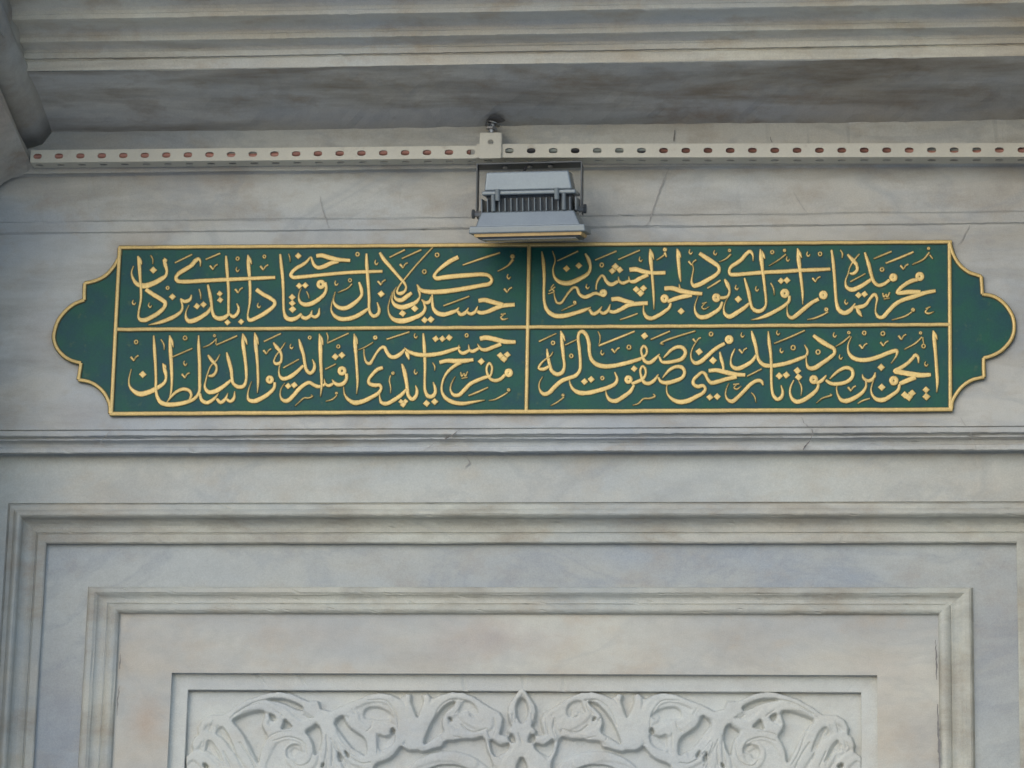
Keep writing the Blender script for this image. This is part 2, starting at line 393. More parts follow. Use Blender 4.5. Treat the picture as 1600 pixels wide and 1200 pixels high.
# carved acanthus relief: one worked stone surface -----------------------------------
def crom(pts, step):
    pts = np.array(pts, float)
    if len(pts) == 2:
        L = np.linalg.norm(pts[1, :2]-pts[0, :2]); m = max(2, int(L/step)+1)
        t = np.linspace(0, 1, m)[:, None]; return pts[0]*(1-t)+pts[1]*t
    ext = np.vstack([2*pts[0]-pts[1], pts, 2*pts[-1]-pts[-2]]); out = []
    for i in range(1, len(ext)-2):
        p0, p1, p2, p3 = ext[i-1], ext[i], ext[i+1], ext[i+2]
        L = np.linalg.norm(p2[:2]-p1[:2]); m = max(2, int(L/step)+1)
        # centripetal parametrisation
        def tj(a, b): return max(1e-3, np.linalg.norm(b[:2]-a[:2])**0.5)
        t0 = 0; t1 = t0+tj(p0, p1); t2 = t1+tj(p1, p2); t3 = t2+tj(p2, p3)
        for t in np.linspace(t1, t2, m, endpoint=False):
            A1 = (t1-t)/(t1-t0)*p0+(t-t0)/(t1-t0)*p1; A2 = (t2-t)/(t2-t1)*p1+(t-t1)/(t2-t1)*p2; A3 = (t3-t)/(t3-t2)*p2+(t-t2)/(t3-t2)*p3
            B1 = (t2-t)/(t2-t0)*A1+(t-t0)/(t2-t0)*A2; B2 = (t3-t)/(t3-t1)*A2+(t-t1)/(t3-t1)*A3
            out.append((t2-t)/(t2-t1)*B1+(t-t1)/(t2-t1)*B2)
    out.append(pts[-1]); out = np.array(out); out[:, 2] = np.maximum(out[:, 2], 0.2*pts[:, 2].min()+.05)
    return out

R5 = (250, 1030, 3.5556); R6 = (650, 1030, 4.5714)
REL = [  # tile, height(mm), points x,y,width in zoom pixels
 (R5, 15, "360,330,26 450,275,44 540,225,48 640,205,42 720,215,42 790,250,50 850,275,70"),
 (R5, 13, "405,335,16 490,268,46 570,262,50 640,290,50 685,335,46 660,385,52 612,400,40 588,365,28 606,335,20"),
 (R5, 14, "690,300,40 730,350,56 790,378,50 852,352,36"),
 (R5, 16, "830,260,60 880,290,76 930,350,84 945,430,70 930,520,56 915,640,50"),
 (R5, 13, "945,380,44 1000,480,36 1060,552,40 1150,600,36"),
 (R5, 12, "935,440,30 975,520,30 1000,620,34"),
 (R5, 12, "925,440,26 950,530,26 955,640,30"),
 (R5, 13, "540,640,60 580,520,72 630,440,72 730,412,62 815,445,64 852,520,62 832,590,50 780,606,40 728,566,34 716,510,26 750,482,22 792,506,16"),
 (R5, 16, "222,410,46 246,352,54 310,338,60 385,380,84 440,450,96 490,520,92 550,620,80"),
 (R5, 15, "190,490,44 232,442,56 296,450,62 350,512,86 410,620,84"),
 (R5, 15, "138,575,40 186,540,46 236,558,56 310,640,66"),
 (R5, 11, "300,350,30 310,400,44 330,430,26"),
 (R5, 11, "250,460,30 255,495,40 280,520,22"),
 (R5, 14, "930,330,50 1000,305,44 1070,262,46 1140,225,52 1220,212,50 1290,235,56 1340,300,64 1355,380,72 1330,450,62 1270,510,50"),
 (R5, 12, "1035,300,36 1080,310,44 1085,350,50 1130,395,52 1175,410,56 1180,480,62 1185,580,62"),
 (R5, 11, "1030,345,28 1065,405,46 1130,440,36 1160,500,44 1130,575,40 1060,540,30"),
 (R5, 13, "1200,380,40 1240,400,56 1280,410,44 1300,385,20"),
 (R5, 12, "1300,330,40 1340,360,50 1345,440,50"),
 (R5, 15, "1384,205,26 1398,290,46 1420,370,64 1425,450,92 1420,510,60"),
 (R5, 15, "1492,210,26 1474,290,44 1450,350,60"),
 (R5, 14, "1440,500,60 1478,400,54 1530,300,62 1600,236,52"),
 (R5, 13, "1350,495,30 1270,552,56 1180,592,60"),
 (R5, 10, "1440,510,40 1530,490,40 1580,455,30"),
 (R6, 14, "30,660,60 80,500,76 140,360,78 210,285,64 290,260,50 380,280,62 450,335,76 530,385,84 590,425,64 605,500,58 585,560,56 640,585,46"),
 (R6, 12, "310,305,26 292,370,40 232,412,54 204,470,50 245,522,60 330,560,54 430,560,40 492,525,22"),
 (R6, 12, "300,330,34 370,380,120 440,430,120 500,470,90"),
 (R6, 12, "70,640,56 140,612,66 200,560,66 300,560,46"),
 (R6, 15, "765,218,24 712,300,44 688,370,56 716,440,50 757,478,40"),
 (R6, 15, "765,218,24 820,300,44 845,370,56 812,440,50 773,478,40"),
 (R6, 16, "685,512,44 750,520,76 850,500,60 878,512,40"),
 (R6, 15, "757,480,84 755,560,90 752,650,90"),
 (R6, 14, "752,640,70 690,740,90 640,800,90"),
 (R6, 14, "752,640,70 815,740,90 870,800,90"),
 (R6, 13, "500,520,22 506,570,38 522,650,40 562,722,50 640,780,60"),
 (R6, 12, "690,560,40 668,610,56 620,640,40 590,610,26"),
 (R6, 9, "-60,760,80 100,690,90 260,680,90 400,740,80"),
]
GROOVES = [
 (R5, 6, "420,310,8 540,245,10 640,232,12 760,262,8"),
 (R5, 6, "450,470,8 500,540,10 540,620,10"), (R5, 5, "360,520,10 400,600,12"),
 (R5, 6, "955,450,8 1010,560,10 1040,640,10"), (R5, 6, "930,430,8 935,530,10 930,640,10"),
 (R5, 5, "640,460,10 720,440,12 800,470,12 820,530,10"),
 (R5, 5, "1160,235,8 1260,240,10 1320,320,10 1330,400,8"),
 (R5, 6, "1210,420,8 1212,470,8 1213,530,6"),
 (R5, 5, "1020,560,8 1060,530,10"), (R5, 5, "290,370,8 275,410,8"), (R5, 5, "330,375,8 320,420,8"),
 (R5, 5, "240,470,8 228,505,8"), (R5, 5, "275,480,8 258,520,8"),
 (R6, 5, "120,480,10 170,360,12 250,300,12 340,300,12"),
 (R6, 5, "560,430,12 575,500,12 560,560,10"), (R6, 5, "700,400,10 690,460,10"), (R6, 5, "830,400,10 838,460,10"),
 (R6, 5, "235,430,16 250,450,10"), (R6, 5, "390,400,8 410,425,10 440,400,10 435,360,8"),
]
SIL = ["1:40,830 130,770 118,680 150,600 190,580 186,500 235,405 330,352 480,350 620,250 760,175 900,128 1010,98 1120,92 1250,112 1380,170 1440,200 1540,188 1580,215",
 "2:100,190 130,285 240,312 330,262 430,220 560,170 680,120 820,103 930,122 1020,172 1095,112 1150,120 1152,210 1225,392 1290,200 1272,122 1330,108 1395,165",
 "3:170,128 300,93 430,98 560,148 680,228 760,278 850,320 892,400 880,480 852,575 945,588 940,530 988,478 950,425 935,330 950,240 1010,150 1072,58 1100,44"]
HOLES = [(0, t) for t in (
 "1:950,182 1080,163 1220,186 1390,262 1372,312 1300,285 1150,215 1040,190",
 "1:575,408 690,360 820,316 950,304 935,380 908,450 930,530 985,595 940,665 890,770 882,925 820,805 750,650 680,535 600,450",
 "1:990,330 1060,362 1072,390 1040,428 1012,400",
 "1:1170,395 1215,440 1275,495 1190,508 1130,522 1155,470",
 "1:1400,545 1480,502 1525,452 1575,500 1596,620 1565,740 1512,835 1502,700 1460,600",
 "1:252,888 330,950 250,960",
 "2:272,437 382,348 400,420 440,490 540,560 622,612 652,700 642,832 560,765 490,738 400,622 320,512",
 "2:930,500 966,508 972,565 918,582",
 "2:318,755 375,850 352,895 328,862", "2:120,950 170,876 158,955", "2:395,745 450,810 440,850 410,800",
 "2:762,905 900,862 980,792 1042,697 1080,742 1150,766 1240,756 1262,775 1330,768 1430,735 1515,715 1528,652 1640,655 1735,620 1850,640 1985,585 2010,760 2080,880 2100,1400 700,1400 720,960",
 "3:8,600 80,432 180,292 270,216 356,194 340,232 262,292 200,370 185,470 218,545 150,590 60,640 -20,705",
 "3:265,380 300,384 312,432 280,412",
 "3:733,612 800,672 860,702 942,672 962,684 948,742 880,792 792,832 752,762",
 "3:1100,146 1150,200 1167,290 1142,400 1100,462 1050,400 1028,300 1050,205",
 "3:1095,806 1150,950 1160,1100 1030,1100 1035,945",
 "3:945,582 1000,572 1024,640 1018,668 960,660")]
HOLES += [(.45, t) for t in (
 "1:1180,795 1198,722 1270,684 1342,690 1378,752 1362,795 1300,780 1262,850 1212,842",
 "1:440,478 505,530 555,622 612,795 560,745 490,622 385,575", "1:300,640 330,650 385,725 432,822 472,905 420,872 345,792 265,757",
 "2:605,392 620,305 690,260 790,268 880,303 962,366 930,405 800,412 700,402",
 "2:775,562 850,607 910,584 968,566 970,620 958,680 900,732 780,772 772,650",
 "3:412,262 432,188 512,203 577,250 602,320 572,382 520,360 500,312 430,330 372,345")]
GROOVES += [((485, 1070, 7.2727), 7, t) for t in ("205,680,14 190,800,18 160,930,18", "255,690,14 262,800,18 255,930,18", "300,670,12 350,790,16 420,930,18", "330,650,12 440,760,16 540,830,14", "770,600,12 776,700,12 770,790,14", "470,280,10 515,345,14", "650,545,14 700,500,12 715,430,10", "400,770,14 500,860,18 600,905,18 690,895,16")]
GROOVES += [((285, 1070, 7.2727), 7, t) for t in ("600,450,12 700,560,16 800,800,16 885,925,12", "470,490,14 560,650,18 640,850,14", "340,650,14 440,800,18 490,920,12", "880,770,12 960,640,14 1090,560,12 1250,540,12", "1390,350,16 1440,385,18 1500,385,16", "560,400,10 640,330,14 760,260,14 880,225,10", "1050,300,12 1150,370,14", "360,420,10 340,500,14 330,560,12", "270,640,10 250,720,14", "1500,640,12 1498,780,14 1440,900,16 1320,930,16 1260,870,14")]
GROOVES += [((665, 1070, 7.2727), 7, t) for t in ("415,468,16 480,525,18 570,547,16 705,510,12", "710,520,12 730,600,14", "350,340,14 405,270,14 410,195,10", "190,380,10 188,470,12 215,535,14", "890,400,14 875,500,18 855,570,14", "790,340,10 815,360,12", "1225,440,14 1265,350,14", "415,615,14 330,600,12", "215,640,14 180,590,12", "505,320,12 520,365,14 570,380,12", "1200,560,16 1170,660,16", "720,640,12 760,760,14 800,830,14", "940,570,14 1000,575,14")]
def relief():
    gx0, gx1, gy0, gy1, st = 293.0, 1347.0, 1074.0, 1262.0, 1.0
    nx = int((gx1-gx0)/st)+1; ny = int((gy1-gy0)/st)+1
    gx = np.linspace(gx0, gx1, nx); gy = np.linspace(gy0, gy1, ny)
    H = np.zeros((ny, nx)); SUB = np.zeros((ny, nx))
    MID = 819.0
    def put(T, hgt, s, mirror, groove):
        pts = [tuple(map(float, q.split(','))) for q in s.split()]
        pts = [(T[0]+x/T[2], T[1]+y/T[2], w/T[2]) for x, y, w in pts]
        if mirror: pts = [(2*MID-x + (y-1080)*0.045, y+0.5, w) for x, y, w in pts]
        c = crom(pts, 1.6)
        Q = np.full((ny, nx), 9.0)
        for (x, y, w) in c:
            r = w/2*(1.0 if groove else 1.22)
            i0 = max(0, int((x-r-gx0)/st)); i1 = min(nx, int((x+r-gx0)/st)+2)
            j0 = max(0, int((y-r-gy0)/st)); j1 = min(ny, int((y+r-gy0)/st)+2)
            if i1 <= i0 or j1 <= j0: continue
            dx = gx[i0:i1][None, :]-x; dy = gy[j0:j1][:, None]-y
            q = (dx*dx+dy*dy)/(r*r+1e-6)
            Q[j0:j1, i0:i1] = np.minimum(Q[j0:j1, i0:i1], q)
        q = np.clip(Q, 0, 1)
        if groove:
            np.maximum(SUB, hgt*(1-q)*(Q < 1), out=SUB)
        else:
            hh = hgt*(0.52+0.48*np.sqrt(1-q**2.0) - 0.13*np.exp(-q*9.0))*(Q < 1)
            np.maximum(H, hh, out=H)
    for T, h, s in REL:
        put(T, h, s, False, False)
        xs_ = [T[0]+float(q.split(',')[0])/T[2] for q in s.split()]
        if min(xs_) < 800: put(T, h*.97, s, True, False)
    for T, h, s in GROOVES:
        put(T, h, s, False, True); put(T, h, s, True, True)
    GX, GY = np.meshgrid(gx, gy)
    def inside(poly):
        m = np.zeros((ny, nx), bool); p = np.array(poly)
        for (x0, y0), (x1, y1) in zip(p, np.roll(p, -1, 0)):
            if y0 == y1: continue
            c = ((GY >= min(y0, y1)) & (GY < max(y0, y1)) & (GX < x0+(GY-y0)*(x1-x0)/(y1-y0)))
            m ^= c
        return m
    def topx(t): 
        T, body = t.split(':'); ox_ = {'1': 285, '2': 485, '3': 665}[T]
        return [(ox_+float(q.split(',')[0])/7.2727, 1070+float(q.split(',')[1])/7.2727) for q in body.split()]
    def mir(p): return [(816.2+(816.2-x)*1.0085, y) for x, y in p]
    def smooth(p, k=2):
        p = np.array(p)
        for _ in range(k):
            q = np.roll(p, -1, 0); p = np.stack([p*.75+q*.25, p*.25+q*.75], 1).reshape(-1, 2)
        return p
    sil = topx(SIL[0])+topx(SIL[1])+topx(SIL[2])
    full = [(sil[0][0], 1262.0)]+sil
    full += [q for q in mir(sil)[::-1]]+[(mir([full[0]])[0][0], 1262.0)]
    Mk = inside(full).astype(float)
    for lvl, t in HOLES:
        p = topx(t)
        for q in (p, mir(p)): Mk = np.where(inside(smooth(q)), np.minimum(Mk, lvl), Mk)
    # the low arches under the scrolls
    for cx in (700.0, 2*816.2-700.0):
        rr = np.hypot((GX-cx), (GY-1262)*1.0)
        Mk = np.where((rr < 88) & (rr > 66) & (Mk < .5), .55, Mk); Mk = np.where(rr < 66, -1.6, Mk)
    def blur(A, r):
        for ax in (0, 1):
            B = A.copy()
            for k in range(1, r+1): B = B+np.roll(A, k, ax)+np.roll(A, -k, ax)
            A = B/(2*r+1)
        return A
    soft = blur(blur(np.clip(Mk, 0, 1), 4), 3)
    und = blur(H, 1)/15.0
    Hs = 9.0*blur(Mk, 1) + np.where(Mk > .3, 3.2*soft + 3.0*(und-.5), 0) - np.where(Mk > .4, SUB*.55, 0)
    Hs = (Hs*3 + np.roll(Hs, 1, 0)+np.roll(Hs, -1, 0)+np.roll(Hs, 1, 1)+np.roll(Hs, -1, 1))/7
    Hs += blur(rng.normal(0, 1.0, Hs.shape), 2)*0.7
    GX, GY = np.meshgrid(gx, gy)
    pw = Pn(GX, GY, D_CARVE)
    Y = -D_CARVE - 0.00125*Hs
    keep = ((GY > 1081.0) | (Hs > 3.0))
    # flat ground must stay in front of nothing above the rim line
    verts = np.stack([pw[..., 0], Y, pw[..., 2]], -1).reshape(-1, 3)
    idx = np.arange(nx*ny).reshape(ny, nx)
    k4 = keep[:-1, :-1] & keep[1:, :-1] & keep[:-1, 1:] & keep[1:, 1:]
    a = idx[:-1, :-1][k4]; b_ = idx[1:, :-1][k4]; c_ = idx[1:, 1:][k4]; d_ = idx[:-1, 1:][k4]
    faces = np.stack([a, b_, c_, d_], -1)
    me = bpy.data.meshes.new('carved_ornament')
    me.from_pydata(verts.tolist(), [], faces.tolist()); me.materials.append(MB['carved'])
    me.polygons.foreach_set('use_smooth', [True]*len(me.polygons)); me.update()
    o = bpy.data.objects.new('carved_ornament', me); C.objects.link(o); o.parent = fac
    o['label'] = 'white marble acanthus scrolls carved in relief'
    zlow = float(Pn(np.array([800.0]), np.array([gy1]), D_CARVE)[0, 2])
    sheet_pieces('carved_panel_field', [(xl3-.004, xr3+.004, ZB, zt3+.004)], D_CARVE-.0016, MB['carved'])
relief()

# piers to either side ---------------------------------------------------------------
def prism_xz(name, prof, y0, y1, shift, mat, ny=8, smooth=False, jit=.0015, rise=0.0):
    """closed x,z outline carried from the wall (y0) towards the viewer (y1), drifting by shift in x"""
    n = len(prof); verts = []; faces = []
    for i in range(ny+1):
        t = i/ny
        for (x, z) in prof: verts.append((x+shift*t+rng.normal(0, jit), y0+(y1-y0)*t, z+rise*t+rng.normal(0, jit)))
    for i in range(ny):
        for j in range(n):
            a = i*n+j; b2 = i*n+(j+1) % n; faces.append((a, b2, b2+n, a+n))
    faces.append(tuple(range(n))[::-1]); faces.append(tuple(range(ny*n, ny*n+n)))
    return obj(name, verts, faces, mat, fac, smooth)

def px_xz(px, py, d): p = P(px, py, d); return (p[0], p[2])
d0 = .03
ov = [px_xz(-160, 236, d0), px_xz(30, 235, d0), px_xz(52, 231, d0), px_xz(66, 225, d0), px_xz(76, 216, d0), px_xz(82, 206, d0), px_xz(84, 199, d0), px_xz(84, 192, d0), px_xz(-160, 192, d0)]
prism_xz('pier_ovolo', ov, -d0+.004, -1.0, .0, MB['ovolo'], 10, True, rise=.16)
sl = [px_xz(-160, 300, d0), px_xz(-12, 300, d0), px_xz(6, 286, d0), px_xz(18, 279, d0), px_xz(42, 269, d0), px_xz(51, 262, d0), px_xz(48, 244, d0), px_xz(42, 234, d0), px_xz(-160, 233, d0)]
prism_xz('pier_capital', sl, -d0+.006, -.98, .0, MB['pier'], 10, False, .003, rise=.15)
xb = P(40, 50, DS)[0]
zt = ZY(-120, DS)
prism_xz('pier_block', [(xb-.6, z_s+.06), (xb, z_s+.06), (xb+.004, zt), (xb-.6, zt)], -.04, -DS-.55, 0.0, MB['ovolo'], 6)
xs0 = P(-30, 700, 0)[0]
v, f = box_vf(xs0-.6, xs0, -.26, .155, 0, px_xz(0, 300, d0)[1]+.002); obj('pier_shaft', v, f, MB['pier'], fac)
xs1 = P(1672, 700, 0)[0]
v, f = box_vf(xs1, xs1+.6, -.26, .155, 0, px_xz(1672, 300, d0)[1]); obj('pier_shaft', v, f, MB['pier'], fac)
xr_b = P(1606, 120, 0)[0]
prism_xz('pier_capital', [(xr_b+.03, z_s-.08), (xr_b+.6, z_s-.08), (xr_b+.6, z_s+.6), (xr_b+.05, z_s+.6)], -.0, -1.6, 0.02, MB['soffit'], 6)  # unseen right block, stretched forward to shade the upper right corner
# unseen roof slab above the frame, added to shade the upper wall
v, f = box_vf(XL-2.4, XR+2.4, -0.80, 0.158, ZY(-110, DS)+.40, ZY(-110, DS)+.52); obj('shade_eave', v, f, SHADE_EAVE, fac)

# cracks ------------------------------------------------------------------------------
def crack(px_pts, depths, w, mat=CRACK):
    pts = []
    for (a, b2) in zip(px_pts[:-1], px_pts[1:]):
        m = max(2, int(math.hypot(b2[0]-a[0], b2[1]-a[1])/4))
        for i in range(m):
            t = i/m; pts.append((a[0]+(b2[0]-a[0])*t+rng.normal(0, .5), a[1]+(b2[1]-a[1])*t+rng.normal(0, .3)))
    pts.append(px_pts[-1])
    verts = []; faces = []; n = len(pts)
    for i, (x, y) in enumerate(pts):
        ww = w*(0.35+0.65*math.sin(math.pi*min(1, max(0, (i+.3)/n))))*rng.uniform(.6, 1.3)
        d = depths(y) if callable(depths) else depths
        dx, dy = (1, .35)
        for s in (-1, 1):
            q = P(x+s*ww*.5*dx, y+s*ww*.5*dy, d+.0014); verts.append(q)
    for i in range(n-1): faces.append((2*i, 2*i+1, 2*i+3, 2*i+2))
    return obj('crack', verts, faces, mat, fac)
def fz(y):
    if y < 262: return .0315
    if y < 338: return .011
    if y < 356: return .006
    if y < 670: return .0015
    if y < 684: return .0115
    if y < 697: return .0055
    if y < 706: return .0005
    return D_WALL+.001
crack([(1054, 203), (1053, 221)], fz, 2.2)
crack([(1050, 254), (1040, 275), (1030, 300), (1021, 325), (1015, 345), (1010, 352)], fz, 1.5, CRACKL)
crack([(1203, 214), (1206, 222)], fz, 1.6)
crack([(1240, 300), (1250, 318), (1262, 334)], fz, 1.3, CRACKL)
crack([(499, 306), (505, 330), (512, 350), (516, 362)], fz, 1.4, CRACKL)
crack([(1252, 652), (1259, 664), (1268, 671), (1270, 677), (1266, 687)], fz, 1.5)
crack([(1287, 660), (1279, 668), (1273, 676)], fz, 1.0, CRACKL)
crack([(1266, 688), (1260, 695), (1255, 703)], fz, 2.2)
crack([(719, 671), (706, 680), (693, 687), (682, 690)], fz, 1.8)
crack([(682, 690), (672, 697), (662, 705)], fz, 1.1, CRACKL)
crack([(722, 711), (731, 716), (735, 723), (727, 730)], fz, 2.2, CRACKL)
crack([(175, 671), (168, 678), (160, 688), (157, 693)], fz, 1.3, CRACKL)
crack([(1499, 650), (1509, 666), (1514, 673)], fz, 1.3, CRACKL)
crack([(1515, 674), (1522, 690), (1525, 700)], fz, .9, CRACKL)
crack([(1515, 352), (1508, 366), (1498, 382)], fz, 1.4, CRACKL)

crack([(1461.5, 1000), (1463, 1030), (1463.5, 1062)], -.0475, 2.6)
crack([(1465, 1100), (1466, 1135), (1467.5, 1170), (1469, 1215)], -.0475, 3.6)
crack([(188, 1022), (187, 1045)], -.0475, 1.5); crack([(186.5, 1072), (184, 1095), (183, 1118)], -.0475, 1.6)
crack([(181, 958.5), (200, 959.5), (230, 959)], -.048, 2.0)
# ------------------------------------------------------------------ inscription plaque
pb = P(828, 648)
plaque = empty('inscription_plaque', tuple(pb), 'green plaque with lobed ends bearing four framed fields of gold Arabic calligraphy', 'plaque')
D_B = .006     # green board surface
def par(o): o.parent = plaque; o.matrix_parent_inverse = Matrix.Translation(-Vector(pb)); return o

left_out = [(188,387),(187,399),(182,409),(176,418),(168,427),(158,434),(147,438.5),(132,442),(131,455),(131,468.5),(117,474),(107,481),(98,490),(90,501),(85,515),(83,528),(85.5,539),(91,549),(101,559),(112,565),(126,569),(124,582),(122,595),(134,597),(145,601),(154,607),(162,615),(168,625),(172,636),(172,648)]
right_out = [(1487,641),(1488,630),(1493,620),(1501,609),(1510,601),(1520,595.5),(1529,593),(1538.5,591),(1538,575),(1538,561),(1547,558.5),(1556,555),(1566,549),(1575,540),(1582,530),(1585.5,519),(1586,507),(1584,496),(1579,486),(1573,477.5),(1566,470.5),(1558,465),(1549,461.5),(1536,459.5),(1535,445),(1534,431.5),(1525,428.5),(1516,425.5),(1508,420.5),(1501,414.5),(1494,405),(1489,395),(1484,378.5)]
outline = left_out + right_out
n = len(outline)
cx_, cy_ = 828, 515
verts = [P(x, y, D_B) for x, y in outline]; verts += [P(x, y, -.01) for x, y in outline]
faces = [tuple(range(n))]
for i in range(n): faces.append((i, (i+1) % n, n+(i+1) % n, n+i))
par(obj('board', verts, faces, GREEN))['label'] = 'dark green painted field'

HC = [0]; THIN = .91
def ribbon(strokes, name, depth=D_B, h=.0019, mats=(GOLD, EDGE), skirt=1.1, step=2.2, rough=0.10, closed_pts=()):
    """strokes: lists of (x,y,w) in photo pixels, each a raised, slightly crowned band with a painted shadow rim"""
    verts = []; faces = []; fm = []
    for pts in strokes:
        c = crom(pts, step); m = len(c)
        tan = np.gradient(c[:, :2], axis=0); tan /= np.linalg.norm(tan, axis=1)[:, None]+1e-9
        nor = np.stack([-tan[:, 1], tan[:, 0]], 1)
        HC[0] = (HC[0]+5) % 17
        hh = h + HC[0]*.00006
        hw = c[:, 2]/2*THIN*(1+rng.normal(0, rough*.35, m))
        base = len(verts)
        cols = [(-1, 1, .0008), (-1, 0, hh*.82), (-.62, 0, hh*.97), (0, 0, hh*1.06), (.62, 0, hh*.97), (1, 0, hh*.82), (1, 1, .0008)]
        nc = len(cols)
        for i in range(m):
            slope = 1+.06*i/m
            for (k, sk, z) in cols:
                off = k*hw[i] + (np.sign(k)*skirt if sk else 0)
                q = P(c[i, 0]+nor[i, 0]*off, c[i, 1]+nor[i, 1]*off, depth)
                verts.append((q[0], q[1]-z*slope - HC[0]*.00001, q[2]))
        for i in range(m-1):
            for j in range(nc-1):
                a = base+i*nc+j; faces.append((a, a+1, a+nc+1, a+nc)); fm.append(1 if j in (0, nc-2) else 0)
        # end caps
        for i in (0, m-1):
            a = base+i*nc
            t = -1 if i == 0 else 1
            q = P(c[i, 0]+t*tan[i, 0]*skirt, c[i, 1]+t*tan[i, 1]*skirt, depth)
            e = len(verts); verts.append((q[0], q[1]-.0008, q[2]))
            for j in range(nc-1):
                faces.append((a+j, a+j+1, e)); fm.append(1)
    me = bpy.data.meshes.new(name); me.from_pydata([tuple(map(float, v)) for v in verts], [], faces)
    for mm in mats: me.materials.append(mm)
    me.polygons.foreach_set('material_index', fm); me.update()
    o = bpy.data.objects.new(name, me); C.objects.link(o); par(o)
    return o

# border bands (4-6 px wide) ------------------------------------------------------
BW = 5.6
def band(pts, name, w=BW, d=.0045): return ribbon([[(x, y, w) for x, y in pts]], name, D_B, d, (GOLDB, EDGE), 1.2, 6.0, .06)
def densify(a, b2, m=30): return [(a[0]+(b2[0]-a[0])*i/m, a[1]+(b2[1]-a[1])*i/m+random.uniform(-.25, .25)) for i in range(m+1)]
band(densify((186, 387.5), (1487, 378.6), 60), 'border', 5.4)
band(densify((172, 647.2), (1488, 640.4), 60), 'border', 6.2)
band(densify((187.5, 388), (174.5, 647), 14), 'border', 5.6)
band(densify((1483.5, 379), (1485, 641), 14), 'border', 5.6)
band(densify((184, 515.5), (830, 512.0), 40)+densify((840, 511.7), (1484, 507.8), 40), 'divider', 5.6)
band(densify((827, 384), (822.6, 644), 16), 'divider', 5.4)
def seg_border(pts):
    """corner-to-corner runs of the lobed outline"""
    ribbon([[(x, y, 5.2) for x, y in s] for s in pts], 'lobe_border', D_B, .0045, (GOLDB, EDGE), 1.2, 4.0, .06)
def inset(pts, cx, amt=1.5):
    out = []
    for x, y in pts:
        dx, dy = cx-x, 515-y; L = math.hypot(dx, dy); out.append((x+dx/L*amt, y+dy/L*amt))
    return out
lo_ = inset(left_out, 200)
seg_border([lo_[0:8], lo_[7:10], lo_[9:21], lo_[20:23], lo_[22:30]])
ro_ = inset(right_out, 1470)
seg_border([ro_[0:8], ro_[7:10], ro_[9:24], ro_[23:26], ro_[25:33]])

# calligraphy --------------------------------------------------------------------
# every line: kind, then strokes "x,y,w ..." in enlargements of the plaque; | parts strokes of one letterform
# L letters   D diamond dots (x,y,half diagonal)   O small rings (x,y,r)   H hook marks   V seven-shaped marks
# M vowel strokes   W shadda   R x,y,r,w ring head inside an L line
TX = {}
TX['A1'] = ((180, 380, 7.2727), """
L 553,185,26 572,250,42 588,320,28 575,370,35 520,412,50 430,460,58 330,487,60 250,465,45 203,400,28 188,330,14 210,262,8|556,168,6 578,200,34 582,215,10
L 262,150,22 275,250,40 285,400,32 295,550,28 293,650,25 280,720,22 268,790,22 268,845,28 290,872,45 340,876,50 420,840,50 500,790,50 560,730,40 570,680,45 530,645,50 440,590,50 350,528,45|266,150,8 288,200,34 303,245,12
L 868,590,12 852,640,34 792,665,42 742,635,18|748,650,20 765,705,22 758,765,28 700,820,42 600,870,45 500,905,35 380,932,6
L 1820,392,38 1600,402,42 1300,415,44 1000,430,46 800,440,46 712,432,45 692,398,40 722,350,45 800,300,50 870,255,45 912,205,48 950,182,40 970,210,22 970,268,8
M 680,225,14 875,130,14
M 1030,187,14 1195,117,18
L 1262,148,20 1268,250,36 1280,400,34 1290,550,32 1290,700,30 1290,800,30|1385,690,14 1405,745,28 1385,810,40 1340,838,42 1298,812,32 1240,850,52 1180,860,55 1130,835,40 1105,770,32 1095,680,35 1080,590,38 1055,475,24|1095,720,26 1060,780,40 980,840,48 900,880,55 840,888,50 808,850,32 805,790,14 840,705,8
D 435,308,40 652,612,38 930,718,36 1005,700,36 1190,577,34 1195,648,34 1278,902,34 1432,895,34
M 405,140,10 430,185,12 428,240,6
O 597,510,20 1393,178,22
H 1390,305 212,680 395,712
V 1120,275 1405,540
M 955,525,12 972,580,14 975,640,6
L 1510,135,16 1515,240,40 1528,400,34 1535,550,30 1530,680,24 1515,770,18 1508,830,20 1527,876,42 1627,840,46 1727,780,46 1805,712,38 1815,672,40 1767,630,45 1677,580,45 1605,528,46|1512,138,6 1535,195,30 1552,240,8
""")
